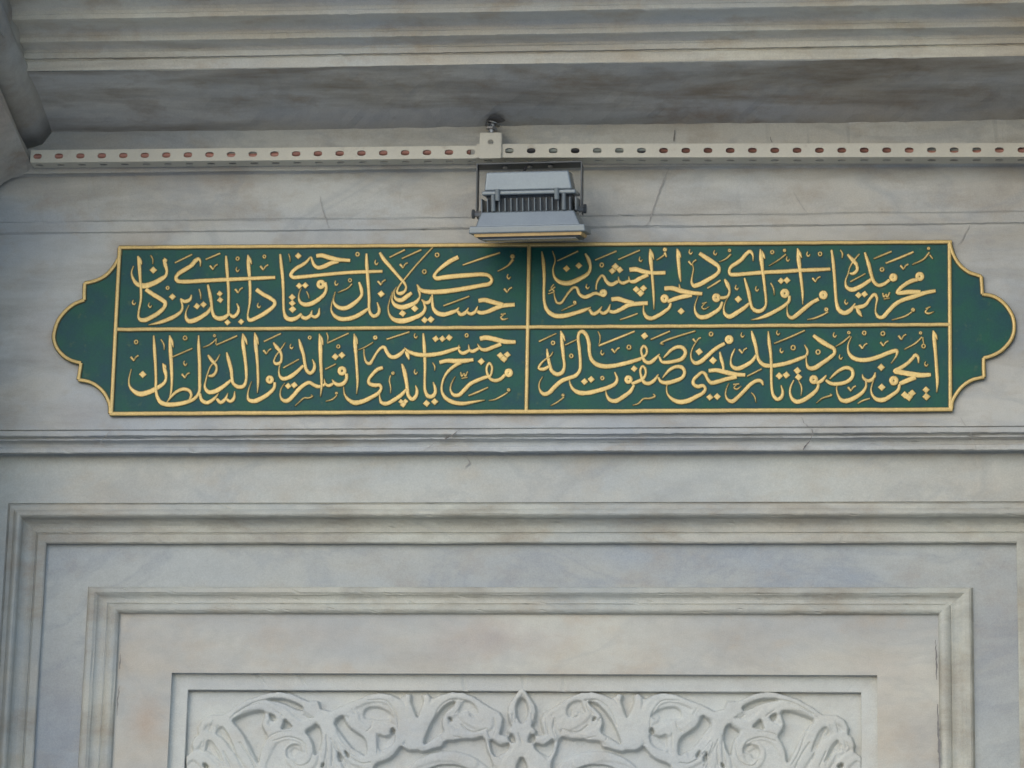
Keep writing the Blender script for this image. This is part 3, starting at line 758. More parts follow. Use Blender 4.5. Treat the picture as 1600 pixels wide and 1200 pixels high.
TX['A2'] = ((390, 380, 7.2727), """
L 350,128,24 362,250,36 378,400,34 385,550,30 388,700,30 395,790,32 422,852,50 472,870,52 540,850,45 592,805,30|578,795,10 602,842,38 640,855,42 690,825,36 712,765,8|702,825,30 745,842,38 782,815,36 795,740,10
D 485,617,38 487,685,38 490,753,40 565,487,36 635,483,36
L R 812,470,42,42|858,450,36 873,510,32 850,580,38 780,645,48 700,690,52 630,700,48 580,675,36 560,620,18 568,560,10 590,512,6
M 650,550,10 672,600,12 678,632,5
L 760,150,46 820,142,50 900,165,56 1000,190,50 1080,195,42 1145,200,40|1010,208,42 920,232,46 850,265,50 780,280,42 735,250,36 712,195,28 698,160,16 650,212,32 600,250,38 540,282,40 490,325,38 470,365,40 495,390,42 560,388,42 700,375,40 900,355,38 1100,338,38 1300,328,38 1510,322,32
D 555,147,36
M 445,125,10 460,170,12 462,217,5
O 1228,128,24 170,155,20
V 165,280
H 105,715
L 1330,122,22 1332,220,38 1340,350,38 1352,500,34 1360,640,32 1360,745,30 1375,800,36 1412,832,42 1455,815,40 1475,765,34 1452,675,12|1355,745,28 1290,790,45 1200,840,50 1100,865,50 1020,860,48 960,820,36 930,760,20 938,680,10 960,595,5
L 1245,445,22 1270,520,38 1275,590,32 1240,640,38 1170,700,48 1090,740,50 1020,735,46 965,690,30 955,640,14 975,555,7
O 1143,425,22
M 1165,465,14 1120,512,14 1050,545,12 1005,565,5
H 985,460
V 1500,450
D 1497,580,40
H 1440,225
""")
TX['A3'] = ((600, 380, 6.6667), """
L -43,100,26 0,170,40 60,240,36 120,310,34 180,380,30 215,420,26 232,462,22 215,505,30 170,528,40 140,515,26 145,478,18 180,420,16 230,360,15 330,240,15 430,130,14 512,42,12
L 290,520,34 240,558,45 180,597,46 130,585,36 108,540,14 118,478,8
L 345,438,14 368,500,28 374,555,16 340,612,36 260,652,48 180,670,50 110,640,40 85,590,16 100,510,10 132,458,6
L 412,615,18 430,680,30 400,735,38 310,782,48 200,812,55 110,800,45 60,750,22 45,680,12 60,600,8 90,505,5
D 195,735,36 322,683,36 425,803,34 490,797,36
L 775,148,46 700,185,46 620,240,42 550,302,30 526,345,36 548,368,44 620,360,48 760,345,48 900,335,46 1020,328,42 1090,340,38 1125,385,32 1100,425,42 1020,442,42 900,465,46 750,490,48 600,508,50 470,510,48 385,490,38 345,435,14
L 503,530,14 505,620,28 515,680,32 550,725,45 620,745,48 700,725,42 760,700,30 782,672,8|766,708,28 802,746,38 850,725,35 882,675,8|862,718,28 905,740,36 950,718,34 978,660,8|960,708,32 1010,727,40 1080,715,42 1150,685,45 1230,655,45 1362,642,40|985,602,44 1050,594,48 1130,615,50 1240,645,44
L 495,560,14 470,615,36 430,622,36 393,590,12
M 622,655,14 890,557,14
M 822,230,12 1010,165,18 1208,102,14
M 60,150,14 218,72,16
M 188,163,14 390,72,16
L R 1340,140,16,22|1345,170,26 1300,228,16 1250,262,12 1185,295,6
V 1290,490
H 1298,355
O 555,125,24 422,300,24
V 205,235
M 1218,745,14 1268,738,12
M 1245,748,8 1218,775,14 1237,796,16 1292,786,5
""")
TX['A4'] = ((820, 380, 7.2727), """
L 195,98,10 210,200,34 222,400,32 218,550,28 226,680,32 260,770,44 340,825,52 450,827,52 570,797,46 680,762,40 750,732,10|735,755,26 775,806,42 830,785,38 878,722,8|850,778,28 895,800,40 945,770,38 972,698,8|950,768,32 1010,785,40 1090,755,44 1180,705,50 1290,690,48 1398,683,46|985,642,48 1060,635,52 1140,660,52 1240,685,44
L 688,122,18 725,190,42 745,280,32 720,345,40 620,410,52 500,457,58 400,445,46 340,390,28 322,300,14 345,195,10 316,92,6
M 372,202,10 605,92,14
M 800,194,12 1042,93,16
M 1063,189,14 1308,83,16
D 475,290,36 615,257,36
D 1030,268,40 995,318,38 1080,305,38
D 1268,528,38 1350,515,38 1316,570,40
O 875,250,26
H 1315,190 712,500
L 1190,305,50 1260,300,54 1350,325,50 1450,340,44 1598,338,42|1400,362,44 1310,402,46 1240,440,44 1195,432,28 1182,382,8|1188,430,30 1110,457,40 1072,430,26 1065,385,8|1072,430,32 980,472,44 930,440,38 900,385,30 878,368,24 840,410,26 815,470,18 812,530,14
L R 892,570,32,42|870,590,30 800,572,36 740,597,42 680,615,42 622,582,34 592,512,32 560,505,30 510,550,26 460,620,22 412,682,28 370,680,26 342,620,14 332,555,7
L 345,500,14 275,548,14|330,470,12 300,515,12 335,548,14 268,578,12
L R 568,675,15,16|590,690,10 520,722,12 418,770,6
M 1083,872,10 1180,840,16 1282,802,14
L 1425,70,14 1430,180,44 1442,300,34 1455,450,28 1465,600,26 1468,755,6|1428,72,6 1450,130,30 1468,190,8
""")
TX['A5'] = ((1030, 380, 7.2727), """
L 205,66,14 215,150,40 225,280,34 235,380,28 246,440,10|207,66,6 230,120,28 246,165,8
L 60,518,50 150,515,52 250,545,56 350,565,50 490,578,42|228,470,10 236,520,24|370,592,46 260,612,48 160,642,48 95,668,38|R 62,632,36,44|132,685,28 115,735,34 60,780,42 0,820,44 -87,858,46 -140,842,44 -175,780,24 -175,700,10
L R 66,75,16,22|62,110,30 85,160,12|60,135,16 20,165,16 -30,195,8
D 250,775,38
L 458,118,42 530,165,50 620,225,52 675,270,40 680,320,38 640,365,44 550,420,48 460,470,52 395,485,48 370,450,26 375,380,14 390,290,12 378,245,8
V 375,225
M 548,514,12 640,460,18 697,423,16
L R 800,85,15,14|815,128,16 760,180,14 680,217,5
H 355,105 635,115
L 1068,205,7 1065,140,22 1035,97,40 990,125,42 940,185,42 880,230,44 820,270,40 797,315,30 808,355,40 860,360,44 1000,350,44 1180,335,44 1400,325,44 1600,312,44 1800,304,42 1945,297,34
L 1150,70,14 1160,180,48 1175,300,36 1190,420,32 1205,550,30 1215,650,28 1210,715,26 1170,765,42 1110,775,48 1060,740,36 1035,660,34 1015,560,40 970,400,20|1152,70,6 1180,130,34 1202,180,8|1025,685,28 970,735,42 880,795,50 800,837,52 750,810,36 735,750,18 750,680,10 785,612,6
L 745,412,20 775,470,46 800,540,28 785,600,30 740,622,36 690,622,34|R 650,622,36,46|718,670,26 690,740,36 620,795,46 530,840,52 460,840,48 415,790,28 405,720,14 442,605,6
D 900,640,40
H 880,510 1110,525
L 488,692,12 540,676,12|520,688,8 485,735,14 512,752,16 568,725,5
L R 1428,572,40,46|1482,600,28 1475,660,34 1420,715,38 1320,775,42 1220,825,42 1130,857,24 1045,874,5
D 1385,432,36 1452,424,38
O 1285,105,22
L R 1425,85,14,18|1440,130,16 1370,185,14 1248,262,6
H 1460,185
M 1268,455,14 1300,520,14 1308,592,4
""")
TX['A6'] = ((1240, 380, 6.4), """
L -60,603,6 -64,678,12 -52,728,26 -15,750,38 30,722,42 110,655,42 180,600,38 250,562,36|R 298,520,32,40
L 40,55,12 50,160,40 65,280,32 80,400,28 90,500,24 92,615,5|42,55,6 62,105,28 82,150,8
L 380,70,18 395,180,30 410,350,28 420,500,28 430,600,30 455,670,42 510,700,44 570,670,38 615,605,10|605,642,26 660,640,40 720,618,34 770,550,28 810,515,32 835,550,24 825,620,14 820,690,16 850,740,34 890,742,38 950,680,40 1020,610,40 1100,567,40 1200,537,44 1300,502,42 1420,478,34|630,650,20 652,690,42 684,738,8
L 1270,490,40 1150,492,48 1040,497,40 1060,462,38 1120,412,40 1190,377,42 1240,368,36|R 1262,335,34,40
L R 998,345,30,40|960,370,28 910,408,34 850,425,36 805,390,34 775,310,34 750,210,38 712,95,20|790,350,24 740,390,36 660,440,42 580,467,44 530,440,30 520,380,14 545,310,10 560,250,10 600,180,14 658,110,8|540,115,20 590,170,40 630,220,32 635,270,30 595,307,32 558,302,12
M 568,388,12 718,308,10
M 803,158,12 978,86,18
M 922,203,14 1060,148,20 1198,90,18
L R 1350,55,11,14|1358,95,16 1300,162,16 1188,217,8|1360,118,14 1392,158,10
O 885,265,22 265,110,22
H 145,115 525,595
M 468,70,8 490,110,14 485,152,5
V 1105,240 225,365
D 650,522,32 710,512,32
W 930,520
L R 328,665,16,16|345,690,12 290,720,16 210,752,14 138,767,5
L R 1195,670,16,16|1182,690,12 1120,730,14 1040,755,10 983,770,4
L 1322,657,12 1368,638,8|1345,655,8 1318,690,16 1347,706,18 1403,688,5
""")
TX['B1'] = ((180, 510, 7.2727), """
L 543,422,14 565,500,42 580,580,28 560,640,34 480,700,48 380,750,56 280,770,56 210,735,40 165,680,22 158,600,14 185,488,7|545,425,6 568,455,30 580,475,8
L 440,108,16 448,250,34 460,450,32 465,600,30 465,720,30 480,800,36 520,865,50 590,890,50 700,887,50 800,867,46 880,837,40 930,795,34 958,740,32 962,600,36 960,400,36 952,250,36 950,105,14
L 590,866,10 640,800,26 700,745,34 780,715,38 845,735,38 867,780,30 848,840,28
L 620,104,14 628,250,40 640,450,36 645,600,30 638,740,20 618,825,10|622,105,6 645,170,30 663,240,8
L 965,765,26 985,840,40 1040,870,44 1100,845,38 1150,800,24 1178,762,6|1155,825,28 1200,866,40 1250,830,34 1283,760,6|1262,825,26 1310,855,36 1350,820,34 1360,742,10
M 648,352,14 878,253,14
M 1150,215,14 1388,110,18
L R 1130,108,14,12|1148,150,12 1080,207,14 998,243,5|1152,140,10 1147,205,10
M 522,150,10 555,210,14 558,268,4
V 220,365 800,560
O 240,180,24 797,135,26
D 315,548,40
H 795,425
L 1057,328,20 1100,390,40 1150,450,28 1150,510,30 1110,562,36 1062,567,20|1192,320,6 1150,390,16 1090,450,14 1055,530,14 1030,620,16 1020,690,26 1060,747,46 1130,742,50 1220,692,46 1318,612,30|1268,298,16 1290,380,40 1320,500,38 1330,600,34 1345,650,34 1400,690,46 1460,680,42 1488,620,30 1490,500,34 1475,350,38 1455,200,40 1450,84,12|1454,85,6 1482,150,30 1502,210,8
""")
TX['B2'] = ((390, 510, 7.2727), """
L R 232,608,36,42|288,640,32 280,700,34 220,765,42 130,822,48 50,852,50 -8,835,38 -20,780,18 0,690,10 25,628,5
L 60,74,12 70,200,42 85,350,34 95,500,30 98,640,26 90,758,6|62,75,6 85,140,30 103,210,8
L 272,188,16 310,240,40 355,300,32 365,360,26 350,412,30 300,427,36 278,400,18 300,340,14 350,270,14 407,186,6|348,425,12 335,500,14 342,562,26 380,597,44 450,582,48 530,527,44 612,448,30|563,148,16 585,230,40 615,330,36 630,430,34 650,500,38 690,535,42 730,500,38 740,440,30 715,378,10
M 163,174,14 357,83,14
M 383,474,14 562,376,12
V 200,290
H 475,235
O 685,130,20
L 795,88,12 805,220,44 810,400,38 818,550,32 820,680,26 807,800,5|797,90,6 820,150,30 835,215,8
L R 1052,508,42,42|1102,540,34 1102,600,36 1060,655,46 1000,665,40 960,638,28 940,605,6|955,650,28 900,677,36 862,655,26 850,600,6|868,655,30 790,687,42 730,667,40 680,640,40 620,667,42 560,717,42 500,787,44 430,847,48 380,840,36 350,790,16 360,710,10 402,645,5
D 440,680,36 510,670,38 975,347,38 1050,330,38
O 1010,232,22
M 883,192,12 1125,80,14
M 876,75,10 892,120,12 885,187,5
M 860,490,12 982,430,12
L 520,905,5 580,850,12 620,817,14 680,815,16 718,795,14 700,783,8
L R 988,762,12,12|995,785,10 940,832,14 868,853,6
L 1190,88,12 1200,200,42 1212,350,34 1222,500,30 1228,640,26 1218,772,6|1192,90,6 1213,145,28 1230,205,8
L R 1430,130,20,20|1405,183,10 1320,235,12 1238,270,6
L 1515,472,40 1460,490,42 1400,545,40 1355,610,34 1362,652,40 1420,672,46 1480,672,42 1497,700,30 1470,755,40 1380,812,46 1280,857,52 1190,870,54 1120,830,36 1080,770,18 1070,690,8
""")
TX['B3'] = ((600, 510, 6.6667), """
M 28,137,14 265,60,14
L 1000,132,46 1060,120,50 1150,135,52 1250,160,50 1372,166,38|1220,187,40 1130,222,42 1060,247,40 1012,238,30 976,185,8|992,228,28 920,262,36 892,245,22 882,192,6|900,248,28 820,282,38 782,250,22 782,196,6|795,222,24 700,252,38 600,282,42 500,298,44 420,302,44 330,292,42 260,265,32 215,225,10|218,240,22 170,290,40 110,322,42 67,314,40 30,268,36 2,217,32 -34,229,28 -80,284,24 -117,348,26 -149,390,32 -181,376,26 -204,312,13 -209,236,8|230,260,28 250,310,36 263,350,8
D 540,132,34 610,132,34 680,120,34
O 862,97,20
H 330,105
L 410,74,14 418,180,32 425,300,32 428,450,26 425,580,24 430,672,30 460,727,40 505,730,42 535,690,34 530,630,26 513,583,8
M 508,380,8 530,420,14 528,463,4
D 445,805,36 530,787,36
L 188,393,16 210,460,40 235,580,36 245,660,34 255,722,36 295,762,40 335,725,36 345,670,28 330,617,8|237,655,24 180,717,40 100,772,42 30,807,42 -25,795,36 -43,740,16 -43,690,7
D 180,787,28 224,784,28 200,818,30
L R 95,490,14,14|70,512,10 58,560,12 70,640,10 70,698,4
H 330,480
L 580,378,38 660,360,42 760,365,52 850,360,46 932,350,34|800,378,36 740,412,36 680,460,30 630,530,24 605,610,22 605,680,26 640,745,38 720,792,44 820,807,40 930,790,28 1052,770,6
L R 1300,485,32,42|1262,505,32 1220,547,34 1160,567,36 1112,550,30 1080,500,26 1070,440,24 1097,385,26 1125,420,22 1122,480,22 1105,520,24 1060,532,36 980,562,38 900,602,40 840,662,40 780,717,42 730,717,36 695,670,20 700,610,12 742,525,5
D 1015,368,36 1213,305,34 1285,298,34 1250,343,36
W 840,500
M 883,724,12 980,685,18 1085,638,12
L R 1300,665,14,14|1290,688,10 1220,732,16 1150,765,10 1093,774,4
""")
TX['B4'] = ((820, 510, 7.2727), """
M 163,174,16 357,83,10
M 463,214,14 600,148,10
M 840,222,20 1040,142,22 1248,58,18
L 253,258,14 265,350,36 285,440,36 310,510,40 370,547,46 425,525,42 450,460,30 440,350,34 425,200,38 410,54,14|413,55,6 438,115,28 460,172,8|272,462,34 210,490,40 160,477,28 190,420,22 240,375,18 300,330,14 322,290,5
O 322,190,24 530,338,24 1185,240,28 882,590,22
L 203,573,6 165,650,12 170,720,20 215,770,44 270,760,46 340,690,46 420,622,46 500,590,44 580,560,42 625,500,34 632,400,32 620,250,34 608,120,32 628,66,36 668,66,48 705,110,42 730,200,40 735,290,36 755,370,40 810,430,48 900,456,50 1010,450,48 1130,425,46 1240,395,44 1330,362,34 1385,310,24 1382,250,26 1352,225,28 1325,265,26 1335,330,28 1370,402,38 1420,415,42 1480,372,36 1532,318,12|1527,345,20 1560,405,34 1607,412,40 1697,400,42 1787,370,44 1827,300,40 1797,247,42 1737,236,40 1667,270,34 1607,330,24 1577,362,10
L R 1180,608,36,44|1242,670,26 1200,740,40 1120,802,46 1030,850,50 965,835,40 930,780,20 920,728,6|1215,655,34 1290,627,40 1345,595,34 1375,540,24 1368,480,26 1340,455,28 1315,495,26 1325,570,28 1360,640,40 1410,652,42 1470,617,36 1520,548,10|1515,580,20 1550,630,36 1607,645,46 1707,622,46 1792,582,40 1817,520,36 1787,470,42 1727,460,40 1657,490,36 1597,550,22 1565,592,8
L 1023,522,12 1050,600,30 1030,650,40 950,695,46 830,732,48 720,757,50 620,755,50 550,715,36 515,650,16 508,605,6
D 680,630,38 755,605,38 1243,483,36 1362,110,40
M 832,60,8 855,110,12 852,180,8 840,218,5
V 1030,275
H 880,305
L R 435,785,13,14|445,805,12 400,842,12 350,875,12 298,902,4
L 1228,897,5 1290,880,12 1350,825,14 1420,820,16 1482,795,16 1460,772,10
M 1432,152,14 1540,105,18 1650,58,16
""")
TX['B5'] = ((1030, 510, 7.2727), """
L 52,207,8 18,198,16 60,170,18 200,120,18 412,55,14
O 590,90,26 1523,245,30
V 425,160 950,280
D 455,290,40 613,390,42
H 945,105 1350,80 1390,280
L R 795,152,36,46|745,198,38 680,232,42 610,282,44 540,347,46 470,405,48 410,420,44 370,380,24 362,310,14 390,230,14 428,175,6
L 690,292,14 705,370,36 725,440,30 730,495,24|563,507,44 650,500,48 740,520,54 850,545,50 978,555,40|880,577,44 760,602,46 660,632,48 590,642,46 550,600,34 525,545,34 490,525,32 440,560,36 390,615,34 392,660,36 440,687,44 500,677,40 525,710,32 500,757,40 420,802,48 330,847,52 230,862,54 150,830,38 95,770,20 85,700,12 93,655,6
D 577,808,38 660,800,38
L 1183,672,12 1160,625,40 1110,620,42 1040,660,42 970,732,42 890,812,42 830,855,46 780,835,30 755,780,14 765,710,10 792,650,5
M 998,570,12 1080,530,16 1163,488,14
L 843,662,14 908,656,12|880,665,8 850,700,14 882,716,16 933,682,5
M 1048,755,10 1085,800,14 1100,865,3
L 1050,54,14 1070,130,40 1100,240,38 1115,330,32 1135,390,36 1190,440,46 1260,450,46 1350,441,46 1450,420,44 1550,387,42 1600,366,40 1670,335,28 1686,284,24 1652,212,8|1105,325,24 1060,392,40 970,452,46 880,482,48 825,450,34 815,380,16 835,310,20 862,255,8
L 1240,58,12 1250,180,36 1268,320,32 1275,480,30 1275,600,28 1282,720,30 1300,790,36 1345,832,44 1390,805,38 1405,750,30 1385,672,10
M 1308,197,12 1480,128,18 1655,50,16
D 1365,565,40 1445,555,40
""")
TX['B6'] = ((1240, 510, 6.4), """
L 198,92,30 260,140,44 340,190,46 405,230,36 410,270,32 370,310,38 290,367,42 200,422,46 150,415,36 130,370,18 128,290,8
O 245,258,26 707,68,22 893,75,24 1300,200,22
H 410,92 470,312 1325,382
V 695,200 905,175 1085,110 580,625
L R 553,65,14,12|565,100,12 490,162,14 423,203,6
L 578,105,7 545,190,14 550,260,24 590,312,38 660,337,42 760,332,42 860,302,42 960,262,40 1032,247,36 1030,290,18 976,372,5
D 38,445,36 50,510,36 877,412,36 882,610,36 1325,637,34 1328,705,38 1112,687,36 1185,670,36 1152,712,38
L 1250,370,6 1245,310,26 1220,287,32 1190,320,32 1140,370,34 1070,417,38 1012,450,42 1080,462,50 1180,480,54 1280,490,48 1372,484,36|1220,512,42 1140,542,46 1060,577,40|R 1003,545,36,42|1062,580,26 1045,640,34 980,692,40 900,737,46 840,735,40 795,700,26 775,640,16 790,570,10 812,515,6
L 818,462,10 800,520,34 750,547,34 700,520,24 688,482,8|722,540,16 725,600,22 690,660,34 610,717,42 530,747,46 480,740,38 445,690,20 430,620,10 442,580,4
L R 202,535,34,40|250,580,24 235,630,32 170,692,40 90,742,44 30,755,42 -10,730,34 -35,670,20 -30,610,18 2,540,10|225,572,30 280,545,36 328,492,12|322,540,26 370,572,36 450,577,38 540,552,38 590,500,34 585,440,36 530,415,36 470,435,32 410,480,24 362,528,10
L 228,770,4 290,720,12 330,707,14 380,690,16 365,678,8
M 642,773,8 690,745,14 762,722,10
L 1395,44,10 1405,120,36 1420,280,32 1432,450,32 1438,560,28 1432,662,5|1397,45,6 1420,90,26 1437,135,8
L R 1270,68,13,12|1285,108,12 1220,170,14 1108,232,8|1292,110,10 1300,178,8
M 53,550,8 80,610,14 75,695,3
""")

def diamond(x, y, r, name='dot'):
    verts = []; faces = []; fm = []
    HC[0] = (HC[0]+5) % 17
    hh = .0019+HC[0]*.00006; a0 = random.uniform(-.12, .12)
    def ringp(rr, z):
        b0 = len(verts)
        for k in range(4):
            a = a0+k*math.pi/2; q = P(x+rr*math.cos(a)*1.02, y+rr*math.sin(a)*.98, D_B); verts.append((q[0], q[1]-z, q[2]))
        return b0
    r0 = ringp(r+1.2, .0008); r1 = ringp(r, hh*.82); r2 = ringp(r*.7, hh)
    for k in range(4):
        k2 = (k+1) % 4
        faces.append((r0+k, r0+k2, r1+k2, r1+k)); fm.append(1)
        faces.append((r1+k, r1+k2, r2+k2, r2+k)); fm.append(0)
    faces.append((r2, r2+1, r2+2, r2+3)); fm.append(0)
    par(obj(name, verts, faces, None, None, False, [GOLD, EDGE], fm))

def ring_stroke(x, y, r, w):
    return [(x+r*.92*math.cos(a), y+r*math.sin(a), w) for a in np.linspace(-1.57, -1.57+6.4, 12)]

for key, ((ox, oy, s), txt) in TX.items():
    def cv(t):
        q = [float(k) for k in t.split(',')]; return (ox+q[0]/s, oy+q[1]/s, q[2]/s if len(q) > 2 else 0)
    for line in txt.strip().splitlines():
        kind, rest = line[0], line[2:]
        if kind in 'LM':
            st = []
            for part in rest.split('|'):
                if part.startswith('R '):
                    x, y, r, w = [float(k) for k in part[2:].split(',')]
                    st.append(ring_stroke(ox+x/s, oy+y/s, r/s*.78, w/s))
                else: st.append([cv(t) for t in part.split()])
            ribbon(st, 'letter' if kind == 'L' else 'vowel_mark')
        else:
            for t in rest.split():
                x, y, r = cv(t)
                if kind == 'D': diamond(x, y, r*1.03)
                elif kind == 'O': ribbon([ring_stroke(x, y, r*.8, 1.9)], 'vowel_mark', step=1.5)
                elif kind == 'H': ribbon([[(x-.7, y-4.4, 1.1), (x-1.9, y, 1.9), (x+.5, y+2.7, 2.3), (x+3.2, y-.3, .8)]], 'vowel_mark', step=1.2)
                elif kind == 'V': ribbon([[(x-5.6, y-2.2, 3.2), (x-.7, y+3.6, 2.6)], [(x-.9, y+4.2, 1.0), (x+2.4, y-1.8, 1.9), (x+6.4, y-4.2, 2.2)]], 'vowel_mark', step=1.5)
                elif kind == 'W': ribbon([[(x-6, y-3, 1.8), (x-4, y+3.5, 2.2), (x-.5, y-1, 1.8), (x+1, y+3.5, 2.2), (x+5, y-4, 1.8)], [(x-4.5, y+6.5, 1.6), (x+4.5, y+5, 1.6)]], 'vowel_mark', step=1.5)

# ------------------------------------------------------------------ slotted angle rails
def rail(name, A, B, label, phase, npitch, pitch_px, leg_px, dfront, dback, nend=0):
    """L-shaped slotted angle between two photo points of its lower front edge (real slots through both legs)"""
    a = Vector(P(A[0], A[1], dfront)); b2 = Vector(P(B[0], B[1], dfront))
    u = (b2-a); L = u.length; u.normalize()
    leg = leg_px*K*1.03*.985; th = .0022
    root = empty(name, tuple(a), label, 'rail', 'slotted angle rails')
    m = Matrix.Identity(4)
    w = Vector((0, -1, 0)); v = Vector((-u.z, 0, u.x)); 
    def build(pname, fn, cells, wdt, slot_h, lo_v):
        verts = []; faces = []
        NS = 20
        for (c0, c1, cc) in cells:
            loops = []
            for side in (0, 1):
                outer = []; inner = []
                for k in range(NS):
                    an = 2*math.pi*(k+.5)/NS; ca, sa = math.cos(an), math.sin(an)
                    # stadium
                    hl, hr = slot_h[0], slot_h[1]
                    ix = cc + (hl-hr)*(1 if ca > 0 else -1)*min(1, abs(ca)*1.6) + hr*ca; iv = lo_v+ hr*sa*1.0
                    # rectangle point in the same direction
                    hx0 = c0-cc; hx1 = c1-cc; vv0 = -lo_v; vv1 = wdt-lo_v
                    tx = (hx1 if ca > 0 else hx0)/ca if abs(ca) > 1e-6 else 1e9
                    tv = (vv1 if sa > 0 else vv0)/sa if abs(sa) > 1e-6 else 1e9
                    t = min(tx, tv); oxp = cc+t*ca; ovp = lo_v+t*sa
                    outer.append((oxp, ovp)); inner.append((ix, iv))
                # snap the four nearest outer points to the corners
                for (qx, qv) in ((c0, 0), (c1, 0), (c0, wdt), (c1, wdt)):
                    kk = min(range(NS), key=lambda i: (outer[i][0]-qx)**2+(outer[i][1]-qv)**2); outer[kk] = (qx, qv)
                bo = len(verts); verts += [fn(x, vv, side*th) for x, vv in outer]
                bi = len(verts); verts += [fn(x, vv, side*th) for x, vv in inner]
                for k in range(NS):
                    k2 = (k+1) % NS; faces.append((bo+k, bo+k2, bi+k2, bi+k))
                loops.append((bo, bi))
            (bo0, bi0), (bo1, bi1) = loops
            for k in range(NS):
                k2 = (k+1) % NS; faces.append((bi0+k, bi0+k2, bi1+k2, bi1+k)); faces.append((bo0+k, bo0+k2, bo1+k2, bo1+k))
        o = obj(pname, verts, faces, RAILP); child_local(o, root)
        return o
    pitch = (Vector(P(A[0]+pitch_px, A[1], dfront))-a).length
    ph = (Vector(P(phase, A[1], dfront))-a).dot(u)
    cells = []; c = ph; i = 0
    centres = [ph+pitch*i for i in range(npitch)]
    for i, cc in enumerate(centres):
        c0 = 0 if i == 0 else (centres[i-1]+cc)/2
        c1 = L if i == npitch-1 else (cc+centres[i+1])/2
        cells.append((c0, c1, cc))
    sh = (6.9*K, 4.5*K)
    build('upright_leg', lambda x, vv, t: tuple(u*x + v*vv - w*t), cells, leg, sh, leg*.50)
    dep = dfront-dback
    # lower leg, running back to the wall under the upright one
    build('lower_leg', lambda x, vv, t: tuple(u*x - w*(vv+.0024) + v*(t+.0004)), cells, dep, (6.6*K, .0062), dep*.5)
    return root, u, v, a
D_RF, D_RB = .074, .036
rail('slotted_rail', (47, 254), (753, 247.3), 'cream slotted steel angle left of the floodlight, its end at the pier', 58, 21, 33.4, 20.6, D_RF, D_RB)
rail('slotted_rail', (744, 246.2), (1640, 245.0), 'cream slotted steel angle running right from above the floodlight', 761, 26, 34.25, 22.2, D_RF+.004, D_RB)

# splice plate with anchor bolt ------------------------------------------------------
sp = empty('splice_plate', tuple(P(766, 247, .084)), 'cream upright plate joining the two slotted rails above the floodlight', 'plate')
def ploc(px, py, d): return Vector(P(px, py, d)) - Vector(sp.location)
def plate_hole():
    d0, d1 = .0815, .0795
    verts = []; faces = []
    out = [(750, 207.5), (783, 207), (782.5, 247), (748.5, 247.6)]; NS = 24
    for d in (d0+.003, d1+.003):
        for k in range(NS):
            a = 2*math.pi*k/NS+math.pi/4
            # square walk
            q = k/NS*4; e = int(q) % 4; t = q-int(q)
            p0, p1 = out[e], out[(e+1) % 4]; verts.append(ploc(p0[0]+(p1[0]-p0[0])*t, p0[1]+(p1[1]-p0[1])*t, d))
        for k in range(NS):
            a = -math.pi*.75+2*math.pi*k/NS; verts.append(ploc(766.5+4.6*math.cos(a), 222+4.4*math.sin(a), d))
    for s in range(2):
        b0 = s*2*NS
        for k in range(NS): k2 = (k+1) % NS; faces.append((b0+k, b0+k2, b0+NS+k2, b0+NS+k))
    for k in range(NS):
        k2 = (k+1) % NS; faces.append((k, k2, 2*NS+k2, 2*NS+k)); faces.append((NS+k, NS+k2, 3*NS+k2, 3*NS+k))
    o = obj('plate', verts, faces, RAILP); child_local(o, sp)
    # return flange running back to the wall on the right
    p = [ploc(783, 207, .0822), ploc(783, 207, .034), ploc(782.5, 240, .034), ploc(782.5, 240, .0822)]
    vv = [tuple(q) for q in p] + [tuple(q+Vector((.002, 0, 0))) for q in p]
    o = obj('flange', vv, [(0,1,2,3),(7,6,5,4),(0,4,5,1),(1,5,6,2),(2,6,7,3),(3,7,4,0)], RAILP); child_local(o, sp)
plate_hole()

def cyl(p0, p1, r, n=10, r1=None):
    p0, p1 = Vector(p0), Vector(p1); ax = (p1-p0).normalized(); r1 = r if r1 is None else r1
    s = ax.orthogonal().normalized(); t = ax.cross(s); v = []; f = []
    for k in range(n):
        a = 2*math.pi*k/n; v.append(tuple(p0+(s*math.cos(a)+t*math.sin(a))*r)); 
    for k in range(n):
        a = 2*math.pi*k/n; v.append(tuple(p1+(s*math.cos(a)+t*math.sin(a))*r1))
    for k in range(n): f.append((k, (k+1) % n, n+(k+1) % n, n+k))
    f.append(tuple(range(n))[::-1]); f.append(tuple(range(n, 2*n)))
    return v, f
def cylo(name, p0, p1, r, mat, parent, n=10, r1=None):
    v, f = cyl(p0, p1, r, n, r1); o = obj(name, v, f, mat); child_local(o, parent); return o

ab = empty('anchor_bolt', tuple(P(768, 207, .06)), 'grey steel anchor bolt holding the splice plate to the marble', 'bolt')
def abl(px, py, d): return Vector(P(px, py, d))-Vector(ab.location)
cylo('shank', abl(767, 208, .062), abl(770, 193, .062), .0075, STEEL, ab)
cylo('nut', abl(768, 203, .062), abl(768.6, 200, .062), .0135, STEEL, ab, 6)
cylo('nut', abl(763, 198, .066), abl(765, 194.5, .066), .010, DARKS, ab, 6)
cylo('washer', abl(770, 194.3, .062), abl(770.3, 193.3, .062), .017, STEEL, ab, 14)
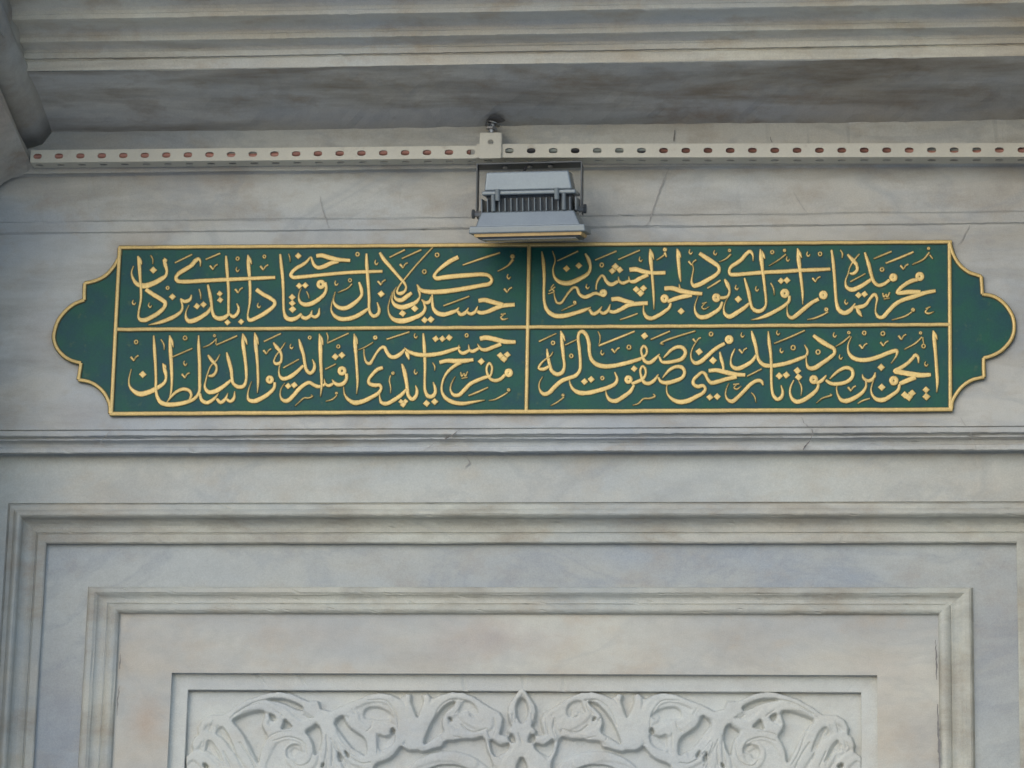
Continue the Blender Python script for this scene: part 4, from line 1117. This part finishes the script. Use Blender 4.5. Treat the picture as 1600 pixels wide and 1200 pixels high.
# flat dark patch with a wavy edge on the soffit round the anchor
hv = []; m_ = 14
for k in range(m_):
    a = 2*math.pi*k/m_; q = P(777+(17+3*math.sin(3*a))*math.cos(a), 192+5.5*math.sin(a), .05); hv.append((q[0], q[1], z_s-.001+.0005*math.sin(a)))
zc = sum(v[2] for v in hv)/m_
hv = [(P(777, 192, .03)[0]+(.020+.004*math.sin(3*2*math.pi*k/m_))*math.cos(2*math.pi*k/m_), -.066+.019*math.sin(2*math.pi*k/m_), z_s-.0015+.160*(.066-.019*math.sin(2*math.pi*k/m_)-.03)) for k in range(m_)]
obj('anchor_patch', hv, [tuple(range(m_))], CRACK, fac)

# ------------------------------------------------------------------ cables behind the rails
def tube(pts, r, n=8):
    v = []; f = []; m = len(pts); pts = [Vector(p) for p in pts]
    for i, p in enumerate(pts):
        t = (pts[min(i+1, m-1)]-pts[max(i-1, 0)]).normalized(); s = t.cross(Vector((0, 0, 1))).normalized(); w = s.cross(t)
        for k in range(n): a = 2*math.pi*k/n; v.append(tuple(p+(s*math.cos(a)+w*math.sin(a))*r))
    for i in range(m-1):
        for k in range(n): f.append((i*n+k, i*n+(k+1) % n, (i+1)*n+(k+1) % n, (i+1)*n+k))
    return v, f
def cable(name, pxs, r, mat, label, cat='cable', d=.062):
    c = crom([(x, y, 1) for x, y in pxs], 12)
    base = Vector(P(pxs[0][0], pxs[0][1], d))
    pts = [Vector(P(x, y, d))-base for x, y, _ in c]
    v, f = tube(pts, r); o = obj(name, v, f, mat, None, True); o.location = base
    o['label'] = label; o['category'] = cat
    return o
cable('red_cable', [(50,246),(92,245),(158,243.5),(225,243.5),(291,242.5),(324,243.5),(345,245),(380,245.5),(420,244.5),(440,242),(470,239.5),(560,238.5),(650,237.5),(735,236.5)], .0085, REDC, 'red cable showing through the slots of the left rail')
cable('red_cable', [(1020,234),(1068,233.8),(1170,233.6),(1308,233.7),(1400,234.5),(1430,237.5),(1455,241),(1520,240.5),(1560,237.5),(1640,236)], .0085, REDC, 'red cable showing through the slots of the right rail')
cable('grey_cable', [(318,237.5),(360,238.5),(400,238.5),(445,236)], .0065, GREYC, 'short grey cable end seen through slots of the left rail')
cable('grey_cable', [(790,234),(850,234),(900,233.5),(1010,233)], .0075, GREYC, 'grey green cable in the rail slots just right of the floodlight', d=.066)
cable('grey_cable', [(1425,233),(1480,234),(1530,234),(1570,233)], .006, GREYC, 'grey green cable in the slots near the right end of the rail')
cable('black_connector', [(812,235.5),(829,235.3),(846,235.3)], .0085, BLACKC, 'black connector seen in the second slot right of the splice plate', 'connector', d=.0665)
cable('black_connector', [(884,234.6),(897,234.4),(911,234.4)], .0085, BLACKC, 'black connector seen in the fourth slot right of the splice plate', 'connector', d=.0665)
cable('black_connector', [(988,237.5),(999,237.5),(1010,237.5)], .0050, BLACKC, 'small black connector end seen low in the seventh slot', 'connector', d=.0665)

# ------------------------------------------------------------------ floodlight
D_L = .185; TILT = 15.0
fl_o = P(824, 360, D_L); KX = K*(1-D_L/7.6); KZ = KX*1.03
fl = empty('floodlight', tuple(fl_o), 'grey finned LED floodlight hanging face down from the rail above the plaque', 'floodlight', rot=(math.radians(TILT), math.radians(-.75), 0))
def L(px, py, y=0.0): return ((px-824)*KX, y, (360-py)*KZ)
def LY(px, py, y, turned=False):
    a = L(px, py, y); return (a[0]-y*.102, y, a[2]+y*(.277-(math.sin(math.radians(TILT)) if turned else 0)))
def trap(name, x0, x1, X0, X1, ytop, ybot, f0, f1, b0, b1, mat, bev=.002):
    """block: top edge x0..x1 at row ytop, bottom edge X0..X1 at row ybot; front/back y at top f0,b0 and at bottom f1,b1"""
    T = lambda x, y, d: L(x, y, d)
    v = [T(X0, ybot, f1), T(X1, ybot, f1), T(X1, ybot, b1), T(X0, ybot, b1), T(x0, ytop, f0), T(x1, ytop, f0), T(x1, ytop, b0), T(x0, ytop, b0)]
    f = [(0,3,2,1),(4,5,6,7),(0,1,5,4),(1,2,6,5),(2,3,7,6),(3,0,4,7)]
    o = obj(name, v, f, mat); child_local(o, fl)
    if bev: bevel_obj(o, bev, 3)
    return o
# y: 0 = front of the rim, positive towards the wall
trap('driver_box', 758, 889, 755, 895, 268, 298, .030, .022, .115, .118, LAMPG, .004)
trap('box_lid', 752, 900, 751.5, 901, 298, 304.5, .014, .013, .125, .126, LAMPG, .003)
trap('heat_sink_core', 758, 893, 758, 893, 304.8, 330, .034, .034, .110, .110, LAMPD, 0)
fx = np.linspace(751, 900, 17)
for x in fx:
    v, f = box_vf(-.00115, .00115, .016, .124, (360-329.5)*KZ, (360-309.5)*KZ)
    o = obj('fin', [((x-824)*KX+a, b_, c_) for a, b_, c_ in v], f, LAMPG); child_local(o, fl)
for x in (777, 870.5):
    o = cylo('lug', L(x, 295.5, .012), L(x, 313, .012), .0055, LAMPG, fl, 12)
for x in (769.5, 881):
    o = cylo('lug', L(x, 304, .018), L(x, 329, .018), .0048, LAMPG, fl, 12)
trap('housing', 750, 897, 742, 908, 329.7, 353, .016, -.002, .125, .135, LAMPG, .003)
trap('rim', 733, 915, 732, 916.5, 352.2, 363.8, -.010, -.012, .140, .142, LAMPG, .003)
trap('amber_band', 740, 910, 741, 909, 363.9, 368.6, -.008, -.007, .132, .132, AMBER, 0)  # thin amber strip between rim and lens frame
trap('lens_frame', 744, 907, 746, 905, 368.7, 371.5, .002, .004, .132, .130, LAMPD, .0015)
trap('lens', 752, 900, 752, 900, 371.3, 372.8, .008, .012, .120, .120, GLASS, .0008)
# yoke
def vbox(name, x0, x1, y0, y1, r0, r1, mat, bev=0):
    ym = (y0+y1)/2; a = LY(x0, r1, ym); c_ = LY(x1, r0, ym); v, f = box_vf(a[0], c_[0], y0, y1, a[2], c_[2])
    o = obj(name, v, f, mat); child_local(o, fl); o.rotation_euler.x = math.radians(-TILT)
    if bev: bevel_obj(o, bev)
    return o
vbox('yoke_bar', 742.5, 911.5, .080, .118, 249.6, 251.4, DARKS)
vbox('yoke_arm', 742.4, 744.4, .074, .112, 251.5, 333, DARKS)
vbox('yoke_arm', 910, 912.0, .074, .112, 251.5, 329, DARKS)
YB = .088
cylo('pivot_bolt', LY(735.5, 330.5, YB, True), LY(752, 330.5, YB, True), .0065, STEEL, fl, 6)
cylo('pivot_bolt', LY(900, 326, YB, True), LY(920, 326.5, YB, True), .0065, STEEL, fl, 6)
cylo('pivot_nut', LY(736.5, 330.5, YB, True), LY(740.5, 330.5, YB, True), .0105, DARKS, fl, 6)
cylo('pivot_nut', LY(914.5, 326.2, YB, True), LY(919, 326.4, YB, True), .0105, DARKS, fl, 6)
for x in (787, 827, 860):
    o = cylo('mounting_bolt', LY(x, 254.2, .10), LY(x, 250, .10), .0055, STEEL, fl, 8); o.rotation_euler.x = math.radians(-TILT)
cb = [Vector(LY(821, 254, .085)), Vector(LY(818, 260, .08)), Vector(LY(814, 266, .075)), Vector(LY(812, 273, .07))]
v, f = tube(cb, .0035); o = obj('supply_lead', v, f, BLACKC); child_local(o, fl); o.rotation_euler.x = math.radians(-TILT)
